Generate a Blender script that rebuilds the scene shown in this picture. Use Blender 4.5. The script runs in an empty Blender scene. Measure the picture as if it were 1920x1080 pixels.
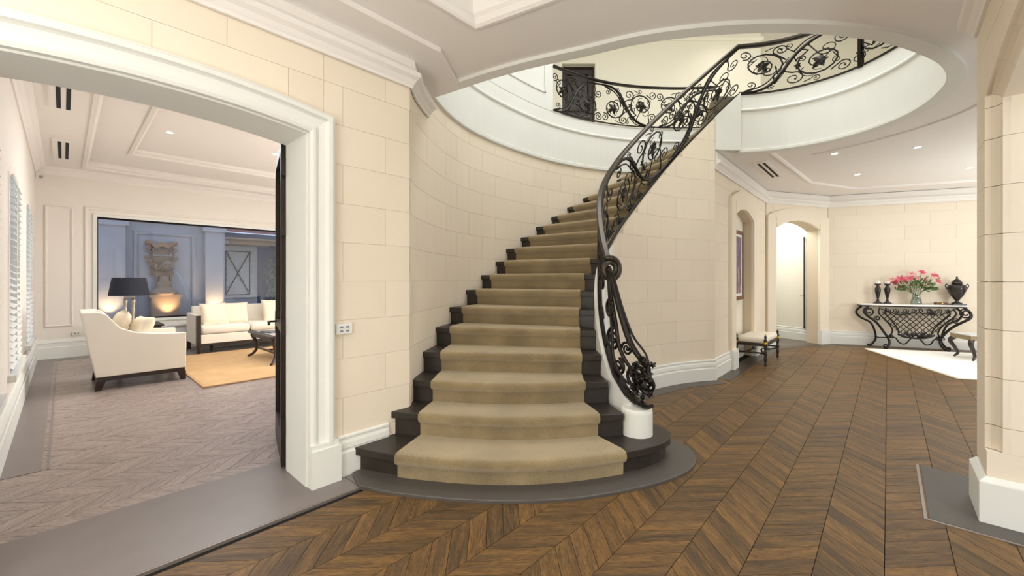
import bpy, bmesh, math, random
from mathutils import Vector, Matrix
random.seed(7)
D = bpy.data; SC = bpy.context.scene; COL = SC.collection
PI = math.pi
# ---------------------------------------------------------------- hall frame
CA, SA = 0.7376, 0.6753          # hall axis e1 = (SA, CA), cross axis e2 = (-CA, SA)
def fr(a, b): return (a*SA - b*CA, a*CA + b*SA)
# ---------------------------------------------------------------- camera, world, lights, exposure
cd = D.cameras.new('camera'); cam = D.objects.new('camera', cd); COL.objects.link(cam)
cam.location = (0, 0, 1.4); cam.rotation_euler = (PI/2, 0, 0)
cd.sensor_width = 36; cd.lens = 36*770/1920; cd.shift_y = -17/1920; cd.clip_start = .05
SC.camera = cam
SC.view_settings.view_transform = 'Standard'; SC.view_settings.look = 'None'
SC.view_settings.gamma = 1; SC.view_settings.use_curve_mapping = False
SC.view_settings.exposure = 0.72
w = D.worlds.new('dusk'); SC.world = w; w.use_nodes = True
bg = w.node_tree.nodes['Background']; bg.inputs[0].default_value = (.44, .53, .70, 1); bg.inputs[1].default_value = 1.1
WARM = (1, .93, .82); NEUT = (.88, .95, 1.0)
def area(x, y, z, sx, sy, e, col=NEUT, rot=(0, 0, 0), shape='RECTANGLE', spread=PI):
    l = D.lights.new('unseen_area_light', 'AREA'); l.shape = shape; l.size = sx; l.size_y = sy; l.energy = e; l.color = col; l.spread = spread
    o = D.objects.new('unseen_area_light', l); COL.objects.link(o); o.location = (x, y, z); o.rotation_euler = rot
    o['label'] = 'unseen area light filling the rooms'; o['category'] = 'light'; return o
RZ = -math.atan2(SA, CA)
# added unseen lights: entrance behind camera, coffer, void, gallery, round hall, side rooms
def lamp(x, y, z, e, r=.35, col=NEUT):  # added soft point fill, no fixture behind it
    l = D.lights.new('unseen_fill', 'POINT'); l.energy = e; l.color = col; l.shadow_soft_size = r
    o = D.objects.new('unseen_fill', l); COL.objects.link(o); o.location = (x, y, z); return o
area(*fr(-1.6, 1.3), 3.12, 1.6, 1.6, 14, NEUT)
area(*fr(.9, .8), 3.34, .9, .9, 7, NEUT)
area(2.4, 4.9, 7.1, 2.8, 2.4, 88, NEUT)
area(8.9, 4.3, 1.6, 1.0, 1.0, 78, NEUT, (PI, 0, 0))     # upward fills added out of view to brighten the ceilings
area(*fr(-1.7, 1.1), 1.9, .9, .9, 38, NEUT, (PI, 0, 0))
area(*fr(1.7, -2.3), 1.8, .9, .9, 24, NEUT, (PI, 0, 0))
area(6.6, 7.0, 3.12, 2.2, 1.6, 9, NEUT)
area(7.6, 5.0, 3.12, 2.4, 1.8, 12, NEUT)
area(*fr(2.2, -2.6), 3.1, 2.2, 2.0, 26, NEUT)
area(*fr(1.9, 7.4), 3.34, 2.0, 2.4, 42, NEUT)
lamp(*fr(-1.7, .7), .9, 80, .5)             # soft fill added behind the camera, at the entrance
lamp(8.9, 4.2, 1.2, 98, .4)                   # unseen fill added in the open room behind the stone pier
lamp(*fr(1.6, -2.2), 1.1, 58, .4)              # added fill in the room through the right arch
lamp(*fr(5.2, 6.25), 1.2, 130, .14)             # fill added for the sitting room, hidden by the door jamb
lamp(6.6, 6.4, 5.4, 42, .35)                   # unseen fill added to brighten the upper landing walls
lamp(1.2, 1.9, 5.0, 34, .35)  # another added fill for the upper storey
# ---------------------------------------------------------------- materials
def lin(c): return tuple(((v/255)/12.92 if v/255 <= .04045 else ((v/255+.055)/1.055)**2.4) for v in c)
MATS = {}
def mat(name, rgb, rough=.6, metal=0, var=.0, scale=6, bump=0, bscale=60, spec=.5, islands=0, coat=0, **kw):
    if name in MATS: return MATS[name]
    m = D.materials.new(name); m.use_nodes = True; nt = m.node_tree; N = nt.nodes; L = nt.links
    p = N['Principled BSDF']; c = lin(rgb)
    p.inputs['Roughness'].default_value = rough; p.inputs['Metallic'].default_value = metal
    p.inputs['Specular IOR Level'].default_value = spec; p.inputs['Coat Weight'].default_value = coat
    tc = N.new('ShaderNodeTexCoord'); no = N.new('ShaderNodeTexNoise'); no.inputs['Scale'].default_value = scale; no.inputs['Detail'].default_value = 5
    L.new(tc.outputs['Object'], no.inputs['Vector'])
    mx = N.new('ShaderNodeMix'); mx.data_type = 'RGBA'
    mx.inputs[6].default_value = (*[v*(1-var) for v in c], 1); mx.inputs[7].default_value = (*[min(1, v*(1+var)) for v in c], 1)
    fac = no.outputs['Fac']
    if islands:
        ge = N.new('ShaderNodeNewGeometry'); oi = N.new('ShaderNodeObjectInfo'); ad = N.new('ShaderNodeMath'); ad.operation = 'ADD'
        L.new(ge.outputs['Random Per Island'], ad.inputs[0]); L.new(oi.outputs['Random'], ad.inputs[1])
        fr_ = N.new('ShaderNodeMath'); fr_.operation = 'FRACT'; L.new(ad.outputs[0], fr_.inputs[0])
        m2 = N.new('ShaderNodeMath'); m2.operation = 'MULTIPLY_ADD'; L.new(fr_.outputs[0], m2.inputs[0]); m2.inputs[1].default_value = islands
        m3 = N.new('ShaderNodeMath'); m3.operation = 'MULTIPLY'; L.new(no.outputs['Fac'], m3.inputs[0]); m3.inputs[1].default_value = 1-islands
        L.new(m3.outputs[0], m2.inputs[2]); fac = m2.outputs[0]
    L.new(fac, mx.inputs[0]); L.new(mx.outputs[2], p.inputs['Base Color'])
    if bump:
        n2 = N.new('ShaderNodeTexNoise'); n2.inputs['Scale'].default_value = bscale; n2.inputs['Detail'].default_value = 4
        L.new(tc.outputs['Object'], n2.inputs['Vector'])
        b = N.new('ShaderNodeBump'); b.inputs['Strength'].default_value = bump; b.inputs['Distance'].default_value = .01
        L.new(n2.outputs['Fac'], b.inputs['Height']); L.new(b.outputs['Normal'], p.inputs['Normal'])
    for k, v in kw.items(): p.inputs[k].default_value = v
    MATS[name] = m; return m
STONE = mat('limestone', (240, 225, 203), .75, var=.04, scale=1.6, bump=.12, bscale=35, islands=.55)
JOINT = mat('mortar', (216, 198, 172), .9)
WHITE = mat('white_paint', (234, 232, 224), .5, var=.01)
PLAST = mat('cream_plaster', (238, 231, 214), .7, var=.012, scale=2)
CEIL = mat('ceiling_paint', (242, 235, 227), .65, var=.01, scale=1)
LIVW = mat('living_wall_paint', (238, 229, 218), .7, var=.012)
GLOSSC = mat('satin_ceiling', (205, 200, 196), .3)
DARKW = mat('dark_stained_timber', (50, 43, 36), .42, var=.2, scale=9, bump=.05, spec=.4)
BORDER = mat('dark_floor_border', (128, 117, 113), .34, var=.12, scale=5)
DARKB = mat('dark_hall_border', (70, 59, 51), .36, var=.12, scale=5)
UNDER = mat('dark_underfloor', (22, 18, 15), .9)
SLATE = mat('grey_hearth_stone', (84, 78, 72), .5, var=.12, scale=8)
IRON = mat('wrought_iron', (44, 39, 35), .3, metal=.65, var=.25, scale=30, bump=.2, bscale=90)
RAILM = mat('handrail_bronze', (72, 64, 55), .33, metal=.6, var=.15, scale=12)
STEEL = mat('dark_steel', (44, 34, 28), .4, metal=.4)
METAL = mat('brushed_metal', (170, 165, 155), .3, metal=.9)
UPH = mat('cream_upholstery', (238, 228, 212), .85, var=.02, bump=.15, bscale=300)
CUSH = mat('cushion_linen', (240, 225, 200), .9, var=.03, bump=.2, bscale=200)
SHADE = mat('black_lampshade', (26, 27, 38), .8)
BROWN = mat('dark_wood_leg', (48, 34, 27), .35, var=.2)
GOLD = mat('gilt', (196, 160, 60), .3, metal=.9)
BLACK = mat('black_void', (12, 12, 12), .8)
RUGW = mat('white_rug', (250, 247, 240), .95, var=.02, bump=.3, bscale=250)
MARBLE = mat('white_marble', (244, 240, 234), .2, var=.05, scale=4)
def carpet_mat(name, rgb, rgb2, bs):
    m = mat(name, rgb, .95, var=.0, bump=.9, bscale=bs, spec=.1)
    N = m.node_tree.nodes; L = m.node_tree.links; p = N['Principled BSDF']
    p.inputs['Sheen Weight'].default_value = 1.0 if 'stair' in name else .15; p.inputs['Sheen Roughness'].default_value = .5; p.inputs['Sheen Tint'].default_value = (1, .86, .64, 1)
    tc = N.new('ShaderNodeTexCoord'); a = N.new('ShaderNodeTexNoise'); a.inputs['Scale'].default_value = bs*.8; a.inputs['Detail'].default_value = 3
    b = N.new('ShaderNodeTexNoise'); b.inputs['Scale'].default_value = 3.5; b.inputs['Detail'].default_value = 4
    L.new(tc.outputs['Object'], a.inputs['Vector']); L.new(tc.outputs['Object'], b.inputs['Vector'])
    ad = N.new('ShaderNodeMath'); ad.operation = 'ADD'; L.new(a.outputs['Fac'], ad.inputs[0]); L.new(b.outputs['Fac'], ad.inputs[1])
    r = N.new('ShaderNodeMapRange'); r.inputs[1].default_value = .7; r.inputs[2].default_value = 1.3; L.new(ad.outputs[0], r.inputs[0])
    mx = N.new('ShaderNodeMix'); mx.data_type = 'RGBA'; mx.inputs[6].default_value = (*lin(rgb2), 1); mx.inputs[7].default_value = (*lin(rgb), 1)
    L.new(r.outputs[0], mx.inputs[0]); L.new(mx.outputs[2], p.inputs['Base Color']); return m
CARPET = carpet_mat('stair_carpet_pile', (172, 149, 110), (116, 98, 68), 220)
RUGT = carpet_mat('tan_rug_pile', (226, 186, 138), (206, 164, 116), 160)
def wood_mat(name, dark, mid, gold, rough, streak=.42):
    m = D.materials.new(name); m.use_nodes = True; N = m.node_tree.nodes; L = m.node_tree.links; p = N['Principled BSDF']
    def math_(op, a, b=None, c=None):
        n = N.new('ShaderNodeMath'); n.operation = op
        for i, v in enumerate((a, b, c)):
            if v is None: continue
            if isinstance(v, (int, float)): n.inputs[i].default_value = v
            else: L.new(v, n.inputs[i])
        return n.outputs[0]
    uv = N.new('ShaderNodeUVMap'); oi = N.new('ShaderNodeObjectInfo'); ge = N.new('ShaderNodeNewGeometry')
    rnd = math_('ADD', oi.outputs['Random'], ge.outputs['Random Per Island']); f = math_('FRACT', math_('MULTIPLY', rnd, 7.3)); off = math_('MULTIPLY', rnd, 53)
    def noise(sx, sy, detail, dist=0, rgh=.6):
        mp = N.new('ShaderNodeMapping'); mp.inputs['Scale'].default_value = (sx, sy, 1); L.new(uv.outputs[0], mp.inputs[0])
        va = N.new('ShaderNodeVectorMath'); va.operation = 'ADD'; L.new(mp.outputs[0], va.inputs[0]); L.new(off, va.inputs[1])
        n = N.new('ShaderNodeTexNoise'); n.inputs['Scale'].default_value = 1; n.inputs['Detail'].default_value = detail; n.inputs['Distortion'].default_value = dist; n.inputs['Roughness'].default_value = rgh
        L.new(va.outputs[0], n.inputs['Vector']); return n.outputs['Fac']
    patch = noise(2.6, 15, 3, .6); grain = noise(9, 110, 5, 1.6, .7); fine = noise(30, 300, 3)
    t = math_('ADD', math_('MULTIPLY', f, .45), math_('MULTIPLY_ADD', patch, 2.0, -.72))
    c1 = N.new('ShaderNodeMix'); c1.data_type = 'RGBA'; c1.clamp_factor = True; c1.inputs[6].default_value = (*lin(mid), 1); c1.inputs[7].default_value = (*lin(gold), 1); L.new(t, c1.inputs[0])
    g2 = N.new('ShaderNodeMapRange'); g2.inputs[1].default_value = .38; g2.inputs[2].default_value = .60; g2.inputs[3].default_value = streak*1.6; g2.inputs[4].default_value = 0; L.new(math_('ADD', math_('MULTIPLY', grain, .75), math_('MULTIPLY', fine, .25)), g2.inputs[0])
    c2 = N.new('ShaderNodeMix'); c2.data_type = 'RGBA'; c2.inputs[7].default_value = (*lin(dark), 1); L.new(g2.outputs[0], c2.inputs[0]); L.new(c1.outputs[2], c2.inputs[6]); L.new(c2.outputs[2], p.inputs['Base Color'])
    rr = N.new('ShaderNodeMapRange'); rr.inputs[3].default_value = rough-.05; rr.inputs[4].default_value = rough+.1; L.new(grain, rr.inputs[0]); L.new(rr.outputs[0], p.inputs['Roughness'])
    b = N.new('ShaderNodeBump'); b.inputs['Strength'].default_value = .2; b.inputs['Distance'].default_value = .003; L.new(grain, b.inputs['Height']); L.new(b.outputs['Normal'], p.inputs['Normal'])
    p.inputs['Specular IOR Level'].default_value = .34
    return m
WOOD = wood_mat('smoked_oak', (30, 21, 14), (86, 68, 48), (152, 112, 62), .42, .5)
WOOD2 = wood_mat('smoked_oak_living', (92, 78, 72), (162, 144, 136), (184, 166, 156), .26, .3)  # glossy glare on the boards is lightened into these base colours
def emis(name, rgb, s):
    m = D.materials.new(name); m.use_nodes = True; N = m.node_tree.nodes; p = N['Principled BSDF']
    p.inputs['Base Color'].default_value = (*lin(rgb), 1); p.inputs['Emission Color'].default_value = (*lin(rgb), 1); p.inputs['Emission Strength'].default_value = s; return m
LAMP = emis('lamp_glow', (255, 250, 240), 14); UPL = emis('uplight_glow', (255, 190, 110), 12)
def glass_mat(name, tint, refl=.12, rough=0.0):
    m = D.materials.new(name); m.use_nodes = True; N = m.node_tree.nodes; L = m.node_tree.links
    for n in list(N): N.remove(n)
    o = N.new('ShaderNodeOutputMaterial'); t = N.new('ShaderNodeBsdfTransparent'); t.inputs[0].default_value = (*tint, 1)
    g = N.new('ShaderNodeBsdfGlossy'); g.inputs['Roughness'].default_value = rough
    lw = N.new('ShaderNodeLayerWeight'); lw.inputs[0].default_value = .25; mm = N.new('ShaderNodeMath'); mm.operation = 'MULTIPLY_ADD'; mm.inputs[1].default_value = .5; mm.inputs[2].default_value = refl*.4
    L.new(lw.outputs['Fresnel'], mm.inputs[0]); mx = N.new('ShaderNodeMixShader'); L.new(mm.outputs[0], mx.inputs[0]); L.new(t.outputs[0], mx.inputs[1]); L.new(g.outputs[0], mx.inputs[2]); L.new(mx.outputs[0], o.inputs[0]); return m
GLASS = glass_mat('window_glass', (.86, .9, .95)); VGLASS = glass_mat('clear_vase_glass', (.9, .95, .9), .5, .02)
WATER = glass_mat('water', (.75, .82, .88), .6, .05)
# ---------------------------------------------------------------- geometry helpers
class MB:
    def __init__(s): s.v = []; s.f = []; s.uv = {}
    def quadgrid(s, rings, close=False, cap=True):
        b = len(s.v); n = len(rings[0])
        for r in rings: s.v += [tuple(p) for p in r]
        m = len(rings)
        for i in range(m-1 + (1 if close == 'ring' else 0)):
            i2 = (i+1) % m
            for j in range(n if close in (True, 'ring', 'both') else n-1):
                j2 = (j+1) % n
                s.f.append((b+i*n+j, b+i*n+j2, b+i2*n+j2, b+i2*n+j))
        if cap and close is True:
            s.f.append(tuple(b+j for j in range(n))[::-1]); s.f.append(tuple(b+(m-1)*n+j for j in range(n)))
    def box(s, c, d, rz=0, M=None):
        b = len(s.v); cx, cy, cz = c; x, y, z = d[0]/2, d[1]/2, d[2]/2; cr, sr = math.cos(rz), math.sin(rz)
        for dz in (-z, z):
            for dx, dy in ((-x, -y), (x, -y), (x, y), (-x, y)):
                p = (cx+dx*cr-dy*sr, cy+dx*sr+dy*cr, cz+dz); s.v.append(p)
        for q in ((3,2,1,0),(4,5,6,7),(0,1,5,4),(1,2,6,5),(2,3,7,6),(3,0,4,7)): s.f.append(tuple(b+i for i in q))
    def prism(s, poly, z0, z1):
        b = len(s.v); n = len(poly)
        for z in (z0, z1): s.v += [(p[0], p[1], z) for p in poly]
        s.f.append(tuple(range(b+n-1, b-1, -1))); s.f.append(tuple(range(b+n, b+2*n)))
        for i in range(n): j = (i+1) % n; s.f.append((b+i, b+j, b+n+j, b+n+i))
    def tube(s, pts, r, seg=6, cap=True, flat=1.0):
        pts = [Vector(p) for p in pts]; n = len(pts)
        if n < 2: return
        rings = []; up = None
        for i, p in enumerate(pts):
            t = (pts[min(i+1, n-1)]-pts[max(i-1, 0)])
            if t.length < 1e-9: t = Vector((0, 0, 1))
            t.normalize()
            if up is None:
                up = Vector((0, 0, 1)) if abs(t.z) < .9 else Vector((1, 0, 0))
            x = t.cross(up); 
            if x.length < 1e-6: x = t.orthogonal()
            x.normalize(); y = x.cross(t); up = y
            rr = r[i] if isinstance(r, (list, tuple)) else r
            rings.append([p + (x*math.cos(k*2*PI/seg)*flat + y*math.sin(k*2*PI/seg))*rr for k in range(seg)])
        s.quadgrid(rings, True, cap)
    def lathe(s, prof, c=(0, 0, 0), seg=20, sx=1, sy=1, rz=0):
        rings = []
        for r, z in prof:
            rings.append([(c[0]+math.cos(k*2*PI/seg+rz)*r*sx, c[1]+math.sin(k*2*PI/seg+rz)*r*sy, c[2]+z) for k in range(seg)])
        s.quadgrid(rings, True, True)
    def ball(s, c, r, sz=1, seg=10, rings=6):
        s.lathe([(max(1e-4, r*math.sin(PI*i/rings)), -r*sz*math.cos(PI*i/rings)) for i in range(rings+1)], c, seg)
    def build(s, name, m, parent=None, smooth=False, bevel=0, subs=0):
        me = D.meshes.new(name); me.from_pydata(s.v, [], s.f); me.materials.append(m)
        bm = bmesh.new(); bm.from_mesh(me); bmesh.ops.recalc_face_normals(bm, faces=bm.faces); bm.to_mesh(me); bm.free()
        if smooth:
            for p in me.polygons: p.use_smooth = True
        o = D.objects.new(name, me); COL.objects.link(o)
        if parent: o.parent = parent; o.matrix_parent_inverse = parent.matrix_world.inverted() if parent.matrix_world != Matrix() else Matrix()
        if bevel:
            md = o.modifiers.new('bevel', 'BEVEL'); md.width = bevel; md.segments = 2; md.limit_method = 'ANGLE'
        if subs:
            md = o.modifiers.new('subdivision', 'SUBSURF'); md.levels = subs; md.render_levels = subs
        return o
def tag(o, label, cat=None, group=None, kind=None):
    o['label'] = label
    if cat: o['category'] = cat
    if group: o['group'] = group
    if kind: o['kind'] = kind
    return o
def empty(name, loc=(0, 0, 0), rz=0, label='', cat='', group=None, kind=None):
    o = D.objects.new(name, None); COL.objects.link(o); o.location = loc; o.rotation_euler = (0, 0, rz)
    o.empty_display_size = .1
    return tag(o, label, cat, group, kind)
def kid(mb, name, m, parent, **k):      # part built in the parent's own local coordinates
    o = mb.build(name, m, None, **k); o.parent = parent; return o
def catmull(pts, per=8):
    out = []; P = [Vector(p) for p in pts]; n = len(P)
    for i in range(n-1):
        p0 = P[i-1] if i else P[0]*2-P[1]; p1 = P[i]; p2 = P[i+1]; p3 = P[i+2] if i+2 < n else P[-1]*2-P[-2]
        for k in range(per):
            t = k/per
            out.append(.5*((2*p1)+(p2-p0)*t+(2*p0-5*p1+4*p2-p3)*t*t+(3*p1-p0-3*p2+p3)*t**3))
    out.append(P[-1]); return out
class Path:                                # plan polyline with a facing side (+1 = left of travel)
    def __init__(s, pts, side=1):
        s.p = [Vector((p[0], p[1])) for p in pts]; s.side = side; s.c = [0]
        for i in range(1, len(s.p)): s.c.append(s.c[-1]+(s.p[i]-s.p[i-1]).length)
        s.L = s.c[-1]; s.m = []
        n = len(s.p)
        for i in range(n):
            d1 = (s.p[i]-s.p[i-1]).normalized() if i else (s.p[1]-s.p[0]).normalized()
            d2 = (s.p[i+1]-s.p[i]).normalized() if i < n-1 else d1
            n1 = Vector((-d1.y, d1.x))*side; n2 = Vector((-d2.y, d2.x))*side
            s.m.append((n1+n2)/(1+n1.dot(n2)))
    def at(s, t):
        t = max(0, min(s.L, t)); i = 0
        while i < len(s.c)-2 and s.c[i+1] < t: i += 1
        f = (t-s.c[i])/max(1e-9, s.c[i+1]-s.c[i])
        return s.p[i].lerp(s.p[i+1], f), s.m[i].lerp(s.m[i+1], f)
    def samples(s, s0, s1, ds):
        k = [s0]+[c for c in s.c if s0+1e-4 < c < s1-1e-4]+[s1]; out = [k[0]]
        for a, b in zip(k, k[1:]):
            n = max(1, math.ceil((b-a)/ds)); out += [a+(b-a)*(i+1)/n for i in range(n)]
        return out
    def find(s, x, y):
        q = Vector((x, y)); best = (1e9, 0)
        for i in range(len(s.p)-1):
            d = s.p[i+1]-s.p[i]; f = max(0, min(1, (q-s.p[i]).dot(d)/d.dot(d))); e = (q-s.p[i]-d*f).length
            if e < best[0]: best = (e, s.c[i]+f*d.length)
        return best[1]
def F(v): return v if callable(v) else (lambda s: v)
def strip(mb, path, s0, s1, zlo, zhi, f, b, ds=.3):   # slab standing on a path: f = front offset, b = back offset
    zlo, zhi = F(zlo), F(zhi); rings = []
    for t in path.samples(s0, s1, ds):
        p, n = path.at(t); l, h = zlo(t), zhi(t)
        if h < l: h = l
        a = p+n*f; c = p+n*b
        rings.append([(a.x, a.y, l), (a.x, a.y, h), (c.x, c.y, h), (c.x, c.y, l)])
    mb.quadgrid(rings, True, True)
def sweep(mb, path, prof, s0=0, s1=None, ds=.3):       # prof = [(offset, z)] ; z may be relative to zf(s)
    rings = []
    for t in path.samples(s0, path.L if s1 is None else s1, ds):
        p, n = path.at(t); rings.append([(p.x+n.x*o, p.y+n.y*o, z) for o, z in prof])
    mb.quadgrid(rings, True, True)
def fsweep(mb, pts, prof, tf, closed=False):           # mitred moulding round an outline drawn in a wall's own (u, z) plane
    n = len(pts); P = [Vector(p) for p in pts]; rings = []
    for i in range(n):
        a = P[i-1] if (i or closed) else None; c = P[(i+1) % n] if (i < n-1 or closed) else None
        d1 = (P[i]-a).normalized() if a is not None else (c-P[i]).normalized()
        d2 = (c-P[i]).normalized() if c is not None else d1
        n1 = Vector((-d1.y, d1.x)); n2 = Vector((-d2.y, d2.x)); m = (n1+n2)/(1+n1.dot(n2))
        rings.append([tf(P[i].x+m.x*w_, P[i].y+m.y*w_, p_) for w_, p_ in prof])
    if closed: rings.append(rings[0])
    mb.quadgrid(rings, True, not closed)
CH = .277
def stones(parent, path, s0, s1, zlo, zhi, L=.67, ph=0, opening=None, proud=.004, z00=.552-2*CH, ds=.3, m=None, name='stone', gap=.0012):
    zlo, zhi = F(zlo), F(zhi); k = 0; z = z00
    tt = [s0+(s1-s0)*i/60 for i in range(61)]; zmax = max(zhi(t) for t in tt); zmin = min(zlo(t) for t in tt)
    while z < zmax:
        if z+CH > zmin+.01:
            x = s0 + ((ph + (k % 2)*L/2) % L) - L
            while x < s1:
                xa, xb = max(x, s0), min(x+L, s1); x += L
                if xb-xa < .03: continue
                cuts = [xa, xb]
                if opening: cuts = sorted(set([xa, xb]+[c for c in opening[:2] if xa < c < xb]))
                for c0, c1 in zip(cuts, cuts[1:]):
                    if c1-c0 < .02: continue
                    lo = zlo
                    if opening and opening[0]-1e-6 <= (c0+c1)/2 <= opening[1]+1e-6:
                        lo = lambda t, zl=zlo: max(zl(t), opening[2](t))
                    ga = gap
                    c0_, c1_ = c0+ga, c1-ga
                    sm = path.samples(c0_, c1_, .08 if opening else ds)
                    # trim ends where the course has no height
                    hts = [(t, max(z+ga, lo(t)), min(z+CH-ga, zhi(t))) for t in sm]
                    ok = [h for h in hts if h[2]-h[1] > .012]
                    if len(ok) < 2:
                        if not ok: continue
                        sm2 = path.samples(c0_, c1_, .03); ok = [h for h in [(t, max(z+ga, lo(t)), min(z+CH-ga, zhi(t))) for t in sm2] if h[2]-h[1] > .004]
                        if len(ok) < 2: continue
                    mb = MB(); rings = []
                    for t, l, h in ok:
                        p, n = path.at(t); a = p+n*proud; b = p-n*.004
                        rings.append([(a.x, a.y, l), (a.x, a.y, h), (b.x, b.y, h), (b.x, b.y, l)])
                    mb.quadgrid(rings, True, True); o = mb.build(name, m or STONE, parent)
        z += CH; k += 1
def seg_arch(a0, a1, zs, zc):
    h = zc-zs; c = (a1-a0)/2; R = (c*c+h*h)/(2*h); m = (a0+a1)/2
    return lambda a: (zc-R+math.sqrt(max(0, R*R-(a-m)**2))) if a0-1e-6 <= a <= a1+1e-6 else zs
def archpts(a0, a1, zb, f, n=16):        # up the left side, over, down the right (outside is to the left of travel)
    return [(a0, zb)]+[(a0+(a1-a0)*i/n, f(a0+(a1-a0)*i/n)) for i in range(n+1)]+[(a1, zb)]
def fill(name, outer, holes, z, m, parent=None, up=False):
    bm = bmesh.new(); es = []
    for loop in [outer]+holes:
        vs = [bm.verts.new((p[0], p[1], z)) for p in loop]
        for i in range(len(vs)): es.append(bm.edges.new((vs[i], vs[(i+1) % len(vs)])))
    bmesh.ops.triangle_fill(bm, use_beauty=True, use_dissolve=False, edges=es)
    for f_ in bm.faces:
        f_.normal_update()
        if (f_.normal.z > 0) != up: f_.normal_flip()
    me = D.meshes.new(name); bm.to_mesh(me); bm.free(); me.materials.append(m)
    o = D.objects.new(name, me); COL.objects.link(o)
    if parent: o.parent = parent
    return o
def struct(name, label, cat): return empty(name, label=label, cat=cat, kind='structure')
def fpath(*ab, side=1): return Path([fr(a, b) for a, b in ab], side)
# pixel (px, py) of the photograph on the wall plane b: used only to take measurements into the room
def onb(px, py, b):
    u = (px-960)/770; Y = b/(SA-CA*u); return (u*Y*SA+Y*CA, 1.4+(523-py)/770*Y)
def spiral(cx, cy, R, a0, turns, d=1, rend=.14, n=None):
    n = n or int(14*turns)+4; out = []
    for i in range(n+1):
        t = i/n; r = R*((1-t)**.85*(1-rend)+rend); a = math.radians(a0)+d*t*turns*2*PI
        out.append((cx+r*math.cos(a), cy+r*math.sin(a)))
    return out
# ================================================================ SETTING
ZC, ZL, RI = 3.2, 3.98, .181              # hall ceiling, upper floor, riser
OUT = [(-.834, 3.34), (-.85, 3.55), (-.83, 3.82), (-.785, 4.19), (-.70, 4.56), (-.55, 4.95), (-.33, 5.32), (-.1, 5.62), (.12, 5.87), (.35, 6.11), (.6, 6.33), (.87, 6.52), (1.15, 6.69), (1.445, 6.83), (1.77, 6.95), (2.1, 7.03), (2.45, 7.08), (2.8, 7.1), (3.15, 7.09), (3.5, 7.05)]
INN = [(.985, 3.25), (.93, 3.36), (.875, 3.50), (.848, 3.68), (.848, 3.88), (.87, 4.08), (.915, 4.29), (.985, 4.48), (1.08, 4.65), (1.2, 4.80), (1.335, 4.935), (1.48, 5.06), (1.63, 5.17), (1.785, 5.28), (1.945, 5.39), (2.11, 5.49), (2.28, 5.575), (2.455, 5.645), (2.635, 5.705), (2.815, 5.745), (3.0, 5.77), (3.19, 5.775)]   # step 1 .. 22
LAND = [(3.19, 5.775), (3.48, 5.72), (3.76, 5.6), (4.0, 5.4), (4.18, 5.15), (4.275, 4.85), (4.29, 4.5), (4.22, 4.2), (4.09, 3.93), (3.9, 3.66), (3.6, 3.42), (3.25, 3.24), (2.8, 3.07), (2.4, 2.985), (2.068, 2.95), (1.7, 2.95), (1.322, 2.994), (.95, 3.09), (.592, 3.254), (.2, 3.42), (-.15, 3.605), (-.481, 3.818), (-.70, 3.96), (-.82, 4.02)]
P_OUT = Path(catmull(OUT, 3), -1)
P_INN = Path(catmull(INN, 3), -1)
P_LAND = Path(catmull(LAND, 4), -1)
def inn(n):                                # arc position on the inner curve of step n (1..22)
    n = max(1, min(22, n)); i = (n-1)*3; k = int(i); f = i-k
    return P_INN.c[k]+(P_INN.c[min(k+1, len(P_INN.c)-1)]-P_INN.c[k])*f
def n_of(s):
    for i in range(len(P_INN.c)-1):
        if P_INN.c[i+1] >= s: return 1+(i+(s-P_INN.c[i])/(P_INN.c[i+1]-P_INN.c[i]))/3
    return 22
CURB = {1: .40, 2: .45, 3: .57, 4: .77, 5: .98, 6: 1.19, 7: 1.39, 8: 1.56, 9: 1.73, 10: 1.90, 11: 2.07, 12: 2.235, 22: 4.0}
def curb_n(n):
    ks = sorted(CURB)
    for a, b in zip(ks, ks[1:]):
        if a <= n <= b: return CURB[a]+(CURB[b]-CURB[a])*(n-a)/(b-a)
    return CURB[1] if n < 1 else CURB[22]
curb_z = lambda s: curb_n(n_of(s))
W0 = fr(6.13, 1.81); W1 = (5.159, 8.375); W2 = (6.87, 8.93); W3 = (9.12, 8.04); W4 = (11.6, 7.06)
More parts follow.
